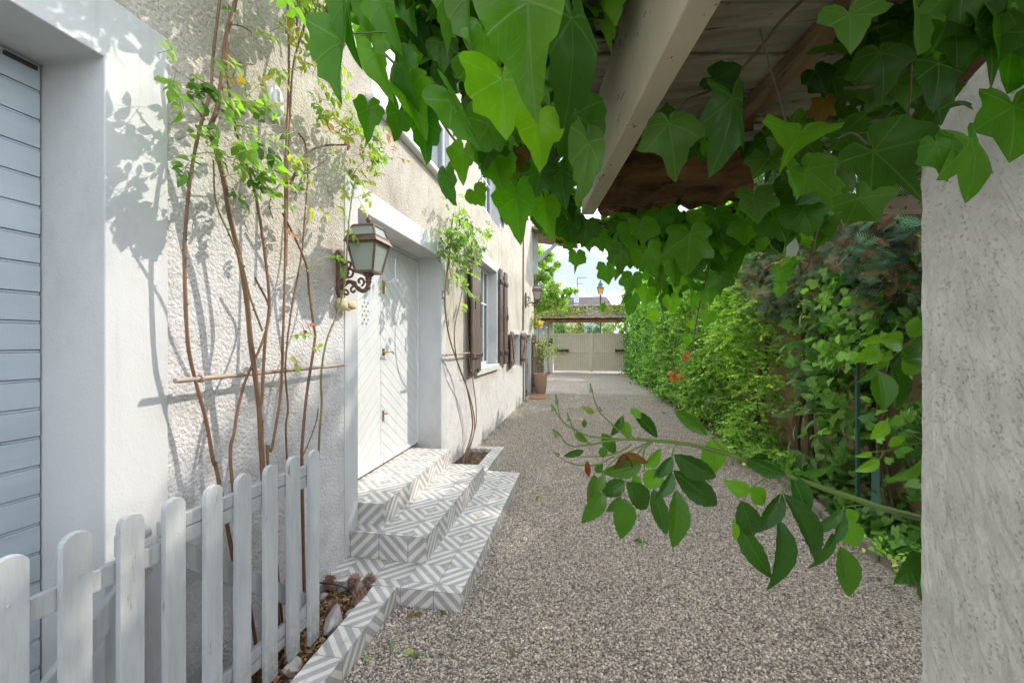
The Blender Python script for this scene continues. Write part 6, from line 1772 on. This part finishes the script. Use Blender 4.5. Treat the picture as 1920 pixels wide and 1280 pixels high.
lob += [(1800, -30, 1790, 60, 110, .33, (.07, .15, .03), 20, 20), (1880, -60, 1850, 40, 120, .33, (.05, .11, .025), -20, 20), (1790, 60, 1770, 150, 90, .34, (.035, .08, .02), 15, 20), (1850, 60, 1820, 160, 110, .34, (.05, .11, .025), 10, 25), (1950, 120, 1930, 260, 130, .33, (.08, .18, .02), 15, 10), (1760, 120, 1735, 200, 80, .34, (.03, .07, .02), 25, 20), (1780, 20, 1740, 100, 90, .34, (.04, .09, .022), -25, 20), (1900, -20, 1890, 80, 120, .335, (.06, .14, .025), 25, 15)]
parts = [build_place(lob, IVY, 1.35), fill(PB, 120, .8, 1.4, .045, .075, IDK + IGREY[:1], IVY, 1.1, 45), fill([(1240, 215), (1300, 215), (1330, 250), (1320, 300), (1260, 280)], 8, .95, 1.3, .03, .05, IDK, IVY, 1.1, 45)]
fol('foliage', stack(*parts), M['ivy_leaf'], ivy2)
for it in ((1545, 190, 1535, 232, 40, .85, (.32, .13, .04), 20, 10), (1722, 255, 1735, 275, 26, .60, (.22, .08, .03), 20, 10)):
    o = fol('dead_leaf', build_place([it], IVY, 1.2), M['ivy_leaf'], ivy2); o['label'] = 'curled orange brown leaf'
b = MB()
for (l, d, r_) in (([(1505, 0), (1460, 45), (1430, 85), (1395, 125), (1375, 150), (1320, 175), (1285, 190), (1258, 228)], .85, .0035), ([(1425, 55), (1445, 130), (1470, 215), (1482, 260)], .75, .002), ([(1420, 215), (1500, 225), (1560, 228), (1610, 228), (1680, 215), (1720, 235)], .95, .004), ([(1710, 120), (1705, 200), (1690, 260), (1660, 270)], .7, .0015), ([(1905, 60), (1880, 40), (1840, 20), (1790, -10)], .5, .003), ([(1592, 28), (1600, 0), (1610, -30)], .52, .002), ([(1722, 15), (1750, -20)], .55, .002), ([(1700, 130), (1640, 160), (1580, 165)], .8, .004), ([(1560, 60), (1700, 40), (1860, 20)], 1.0, .006), ([(1640, 285), (1600, 250), (1570, 260)], .6, .002), ([(1820, 262), (1790, 250), (1770, 262)], .52, .002)):
    b.tube(spline([at_d(x, y, d) for x, y in l], 5), r_, r_ * .6, n=6)
build_each(b, 'stem', M['vine'], ivy2, smooth=True)

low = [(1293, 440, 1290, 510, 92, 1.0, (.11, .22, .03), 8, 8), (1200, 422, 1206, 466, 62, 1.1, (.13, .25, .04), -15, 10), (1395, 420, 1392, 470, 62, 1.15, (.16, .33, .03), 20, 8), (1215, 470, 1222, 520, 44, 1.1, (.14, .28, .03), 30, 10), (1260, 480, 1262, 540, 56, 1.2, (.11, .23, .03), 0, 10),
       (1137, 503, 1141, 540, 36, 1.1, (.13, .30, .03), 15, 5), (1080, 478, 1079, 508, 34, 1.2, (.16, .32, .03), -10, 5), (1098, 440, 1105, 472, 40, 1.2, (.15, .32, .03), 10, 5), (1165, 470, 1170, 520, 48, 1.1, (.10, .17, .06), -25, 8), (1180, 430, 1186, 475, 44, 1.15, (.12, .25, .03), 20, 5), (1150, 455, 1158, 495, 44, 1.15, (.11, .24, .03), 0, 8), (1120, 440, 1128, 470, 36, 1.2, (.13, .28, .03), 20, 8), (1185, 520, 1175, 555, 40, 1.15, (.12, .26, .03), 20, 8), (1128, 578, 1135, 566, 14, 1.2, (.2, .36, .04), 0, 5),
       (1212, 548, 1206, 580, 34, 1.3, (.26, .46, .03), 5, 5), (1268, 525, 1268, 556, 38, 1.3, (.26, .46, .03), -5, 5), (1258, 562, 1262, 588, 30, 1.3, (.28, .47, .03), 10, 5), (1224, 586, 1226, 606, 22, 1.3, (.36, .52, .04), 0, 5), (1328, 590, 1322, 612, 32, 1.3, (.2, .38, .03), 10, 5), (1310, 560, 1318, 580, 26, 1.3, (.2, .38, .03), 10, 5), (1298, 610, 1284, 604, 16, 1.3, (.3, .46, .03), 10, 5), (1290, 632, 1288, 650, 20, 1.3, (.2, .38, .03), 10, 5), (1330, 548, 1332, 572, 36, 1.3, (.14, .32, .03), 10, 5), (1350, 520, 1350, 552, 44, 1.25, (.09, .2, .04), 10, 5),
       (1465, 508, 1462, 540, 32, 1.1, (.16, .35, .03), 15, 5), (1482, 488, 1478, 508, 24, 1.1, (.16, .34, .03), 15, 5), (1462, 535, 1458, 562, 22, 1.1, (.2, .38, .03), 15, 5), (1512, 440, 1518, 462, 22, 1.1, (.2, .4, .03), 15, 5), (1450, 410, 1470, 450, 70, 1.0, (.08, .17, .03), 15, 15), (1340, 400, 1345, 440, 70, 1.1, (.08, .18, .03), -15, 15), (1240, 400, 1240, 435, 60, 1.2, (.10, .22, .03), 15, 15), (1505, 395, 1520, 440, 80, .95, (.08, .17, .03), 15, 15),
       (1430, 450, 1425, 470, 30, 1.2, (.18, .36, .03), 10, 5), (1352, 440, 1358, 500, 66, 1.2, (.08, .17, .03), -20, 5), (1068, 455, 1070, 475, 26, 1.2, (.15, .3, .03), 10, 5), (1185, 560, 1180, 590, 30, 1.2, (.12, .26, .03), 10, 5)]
PC = [(1060, 405), (1130, 410), (1250, 405), (1400, 380), (1470, 400), (1560, 380), (1570, 410), (1520, 430), (1470, 440), (1400, 460), (1340, 500), (1300, 480), (1240, 500), (1190, 470), (1150, 470), (1110, 440)]
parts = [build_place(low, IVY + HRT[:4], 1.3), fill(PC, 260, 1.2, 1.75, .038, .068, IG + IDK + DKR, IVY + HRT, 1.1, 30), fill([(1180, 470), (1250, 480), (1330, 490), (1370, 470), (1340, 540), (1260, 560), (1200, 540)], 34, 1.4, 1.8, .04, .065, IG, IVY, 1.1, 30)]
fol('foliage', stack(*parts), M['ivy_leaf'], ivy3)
o = fol('yellow_leaf', build_place([(1048, 425, 1066, 458, 30, 1.2, (.62, .42, .03), 10, 5), (1070, 440, 1080, 465, 26, 1.2, (.35, .30, .04), 10, 5)], IVY, 1.2), M['ivy_leaf'], ivy3); o['label'] = 'yellowing leaf'
b = MB()
for (l, d, r_) in (([(1345, 430), (1330, 500), (1312, 570), (1300, 640), (1293, 665)], 1.3, .003), ([(1230, 500), (1240, 560), (1245, 600)], 1.3, .0018), ([(1540, 405), (1525, 460), (1515, 500), (1495, 525), (1480, 548)], 1.1, .003), ([(1190, 530), (1175, 548), (1155, 560), (1140, 566)], 1.15, .002), ([(1100, 440), (1120, 420), (1160, 440), (1215, 480)], 1.15, .002), ([(1190, 405), (1196, 440), (1215, 470)], 1.12, .002), ([(1060, 440), (1110, 425), (1200, 410), (1330, 410)], 1.3, .004), ([(1293, 660), (1280, 685), (1262, 705)], 1.3, .001)):
    b.tube(spline([at_d(x, y, d) for x, y in l], 5), r_, r_ * .6, n=6)
build_each(b, 'stem', M['vine'], ivy3, smooth=True)
# withered flower scraps caught on the strand
for (px, py, s_, c_, lab) in ((1285, 668, .018, (.55, .20, .07), 'shrivelled orange bloom at the end of the longest ivy strand'), (1265, 703, .028, (.55, .22, .07), 'rusty orange withered bloom hanging under the ivy strand')):
    p = at_d(px, py, 1.3); n_ = 26
    tag(fol('withered_bloom', cloud(LEAF4, np.tile(tuple(p), (n_, 1)) + jit(n_, s_ * .3), jit(n_), jit(n_), np.full(n_, s_ * .7), pick([c_], n_, .3)), M['petal'], loc=tuple(p)), lab, 'flower', 'withered blooms on the ivy strand')
p = at_d(1492, 445, 1.1)
tag(fol('white_petal', cloud(LEAF6, [tuple(p)], [(-.2, .1, -1)], [(-.5, -.8, .1)], [.075], [(.62, .66, .62)], W=[.7]), M['petal'], loc=tuple(p)), 'pale withered leaf hanging white in front of the conifer', 'leaf')

# ================================================================== ROSE SPRAY IN FRONT
spray = thing('rose_spray', 'arching rose shoot with dark leaves and small green buds reaching in from the pitted wall', 'rose branch', tuple(at_d(1735, 975, .55)))
SD = .54
def S7(x, y): return (1020 + x / 2.667, 720 + y / 2.667)
def S8(x, y): return (1180 + x / 3.048, 380 + y / 3.048)
b = MB()
def twig(l, r0, r1, d0=SD, d1=SD, f=None):
    n = len(l); b.tube(spline([at_d(*( (f(*p) if f else p)), d0 + (d1 - d0) * i / (n - 1)) for i, p in enumerate(l)], 6), r0, r1, n=8, bumps=.03)
twig([(1900, 672), (1700, 620), (1550, 570), (1400, 520), (1290, 480), (1180, 445), (1060, 400), (940, 355), (830, 325), (700, 297), (560, 283), (440, 275), (330, 283), (240, 300), (150, 312)], .0043, .0010, f=S7)
tw = [[(440, 275), (300, 268), (220, 258), (150, 225), (90, 180), (65, 100)], [(170, 235), (110, 200), (70, 155), (35, 100)], [(150, 312), (110, 295), (70, 240), (45, 232)], [(240, 300), (170, 270), (150, 235), (125, 170)], [(420, 270), (340, 200), (280, 140), (255, 90), (235, 15)], [(440, 300), (360, 345), (280, 360), (200, 362), (150, 360)], [(350, 360), (270, 400), (190, 405), (110, 385), (55, 345)],
      [(540, 283), (440, 330), (350, 380), (300, 440), (270, 500)], [(540, 290), (500, 330), (500, 400), (510, 490)], [(700, 297), (655, 310), (640, 370), (640, 440), (640, 520), (655, 545)], [(640, 440), (610, 440)], [(545, 290), (480, 330), (440, 420), (400, 500), (385, 570)], [(450, 270), (410, 230), (385, 180), (400, 150)], [(930, 350), (880, 310), (840, 270)], [(1400, 520), (1330, 450), (1260, 435)], [(1190, 450), (1120, 465), (1040, 515), (1000, 580)], [(1220, 460), (1215, 510), (1185, 550), (1165, 640), (1160, 670)], [(1700, 620), (1600, 603), (1510, 612), (1495, 625)], [(1500, 620), (1470, 680), (1460, 760), (1475, 810)], [(1290, 480), (1250, 460), (1235, 440)]]
for t_ in tw: twig(t_, .0011, .0006, f=S7)
twig([(1740, 660), (1690, 690), (1650, 720), (1620, 790), (1560, 830), (1500, 850), (1440, 850)], .0014, .0008, .56, .56, f=lambda x, y: S8(x, y))
twig([(1700, 780), (1620, 780), (1560, 830)], .0012, .0008, .56, .56, f=S8); twig([(1560, 830), (1490, 900), (1470, 960)], .001, .0007, .56, .56, f=S8)
twig([(1900, 290), (1830, 300), (1760, 318), (1700, 335), (1600, 340)], .0013, .0008, .56, .56, f=S7); twig([(1900, 285), (1820, 240), (1740, 205)], .0011, .0008, .56, .56, f=S7); twig([(1700, 335), (1680, 370), (1640, 385)], .0009, .0006, .56, .56, f=S7); twig([(1900, 180), (1860, 160), (1780, 160), (1720, 185)], .0011, .0007, .56, .56, f=S7)
twig([(1900, 1050), (1880, 950), (1895, 840)], .0013, .0009, .5, .5, f=S7)
for (bx, by, ex, ey, r_) in ((65, 100, 60, 62, .0030), (50, 135, 40, 108, .0036), (125, 185, 118, 152, .0026), (70, 260, 50, 232, .0038), (75, 358, 52, 340, .0028), (237, 40, 232, 5, .0026), (285, 135, 278, 115, .0016)):
    a_, c_ = at_d(*S7(bx, by), SD), at_d(*S7(ex, ey), SD); u = (c_ - a_)
    b.tube([a_, a_ + u * .15, a_ + u * .35, a_ + u * .6, a_ + u * .85, a_ + u * 1.25], r_ * .4, n=6)
    b.tube([a_ + u * .05, a_ + u * .2, a_ + u * .45], r_, r_ * .8, n=8); b.tube([a_ + u * .45, a_ + u * .75, a_ + u * 1.3], r_ * .8, r_ * .1, n=8)
b.build('stem', M['green_stem'], spray, smooth=True)
DK = (.045, .115, .024); DK2 = (.06, .145, .026); MD = (.09, .20, .026); LT = (.20, .38, .04); LT2 = (.26, .43, .035); GL = (.06, .15, .05)
lv = [(440, 130, 575, 268, 60, DK), (395, 155, 343, 265, 42, DK2), (388, 185, 438, 265, 52, LT), (430, 125, 490, 165, 40, LT), (650, 130, 835, 265, 66, MD), (838, 272, 858, 472, 118, LT), (290, 245, 360, 352, 62, MD), (650, 350, 855, 472, 105, DK), (645, 430, 892, 628, 112, DK), (640, 360, 560, 478, 62, GL), (640, 440, 560, 575, 72, GL), (500, 412, 605, 338, 62, LT), (575, 425, 512, 520, 96, LT),
      (660, 525, 650, 800, 105, MD), (545, 520, 603, 752, 76, DK2), (410, 490, 552, 636, 104, DK2), (402, 480, 288, 562, 86, DK2), (382, 560, 328, 645, 72, MD), (405, 570, 390, 764, 104, MD), (300, 540, 200, 690, 84, MD), (250, 450, 250, 600, 66, (.13, .20, .05)), (302, 450, 248, 560, 46, (.16, .24, .09)), (488, 400, 308, 462, 84, MD), (200, 330, 98, 362, 34, DK2), (205, 175, 198, 220, 22, MD), (250, 145, 195, 112, 30, (.26, .28, .05)), (160, 240, 215, 305, 34, (.16, .24, .06)), (300, 310, 290, 370, 40, MD), (260, 400, 290, 440, 50, MD), (480, 460, 440, 500, 50, LT),
      (1010, 370, 1218, 468, 72, GL), (1262, 440, 1435, 408, 46, MD), (1030, 540, 918, 508, 78, LT), (1030, 520, 1120, 602, 86, LT), (985, 580, 1075, 822, 104, DK), (965, 690, 1098, 960, 88, DK2), (945, 670, 962, 790, 34, LT2), (1010, 585, 1050, 700, 40, LT), (1188, 545, 1062, 728, 84, DK), (1165, 668, 1166, 1020, 128, DK), (1195, 545, 1388, 862, 112, DK), (1235, 442, 1312, 655, 84, GL), (1250, 450, 1280, 530, 44, LT2), (1492, 625, 1348, 785, 58, GL), (1492, 630, 1440, 815, 48, GL), (1440, 740, 1382, 955, 60, DK2), (1510, 620, 1545, 700, 70, LT), (1490, 680, 1585, 825, 110, LT), (1480, 808, 1550, 1085, 112, MD),
      (1895, 845, 1735, 972, 104, DK2), (1872, 975, 1895, 1080, 60, MD),
      (1740, 265, 1780, 305, 70, LT2), (1715, 188, 1620, 262, 62, LT2), (1790, 162, 1725, 196, 44, LT2), (1768, 158, 1850, 128, 36, LT2), (1800, 162, 1878, 155, 60, LT2), (1640, 345, 1570, 358, 26, LT2), (1678, 378, 1568, 440, 56, LT2), (1888, 372, 1738, 494, 66, (.20, .36, .10)), (1893, 330, 1828, 352, 40, GL)]
up = [(1605, 772, 1652, 648, 84, LT), (1562, 800, 1408, 782, 112, LT2), (1440, 772, 1328, 800, 52, LT2), (1430, 828, 1275, 900, 76, LT2), (1440, 858, 1358, 905, 56, LT), (1402, 918, 1293, 1030, 56, MD), (1562, 862, 1498, 965, 74, GL), (1560, 885, 1700, 975, 120, LT2), (1420, 960, 1428, 1180, 118, MD), (1500, 935, 1542, 1175, 124, DK2), (1625, 790, 1565, 870, 60, LT), (1560, 900, 1690, 880, 70, MD), (1470, 880, 1420, 960, 60, LT2), (1500, 850, 1430, 900, 60, LT), (1560, 840, 1700, 830, 90, MD)]
items = []
for i, (bx, by, tx, ty, w, col) in enumerate(lv):
    p, q = S7(bx, by), S7(tx, ty); items.append((p[0], p[1], q[0], q[1], w / 2.667, SD + rng.uniform(-.02, .02) - (.03 if bx > 1850 and by > 800 else 0), col, rng.uniform(-22, 22), rng.uniform(0, 18)))
for i, (bx, by, tx, ty, w, col) in enumerate(up):
    p, q = S8(bx, by), S8(tx, ty); items.append((p[0], p[1], q[0], q[1], w / 3.048, .56 + rng.uniform(-.02, .02), col, rng.uniform(-22, 22), rng.uniform(0, 18)))
NL = [t_ovate(12, .30, .22, .31, .42, 9), t_ovate(12, .45, .38, .31, .48, 9), t_ovate(12, .18, .50, .32, .40, 9), t_ovate(12, .55, .15, .31, .44, 9)]
def serrate(T):
    V, Q, U = T; V = V.copy(); c = 9
    for i in range(1, 12):
        for k in (0, c - 1):
            V[i * c + k, 0] *= 1.0 + (.07 if i % 2 else -.02)
    return V, Q, U
fol('foliage', build_place(items, [serrate(t_) for t_ in NL], .60), M['rose_near'], spray)
red = [(*S7(402, 345), *S7(424, 442), 17, SD - .01, (.30, .05, .015), 30, 10), (*S7(398, 345), *S7(352, 425), 19, SD - .012, (.17, .075, .02), -25, 10), (*S7(405, 345), *S7(492, 388), 18, SD - .008, (.26, .10, .025), 10, 30), (*S7(215, 382), *S7(220, 465), 11, SD, (.35, .05, .03), 10, 10)]
o = fol('red_leaf', build_place(red, NL, .60), M['rose_near'], spray); o['label'] = 'young red brown leaves'
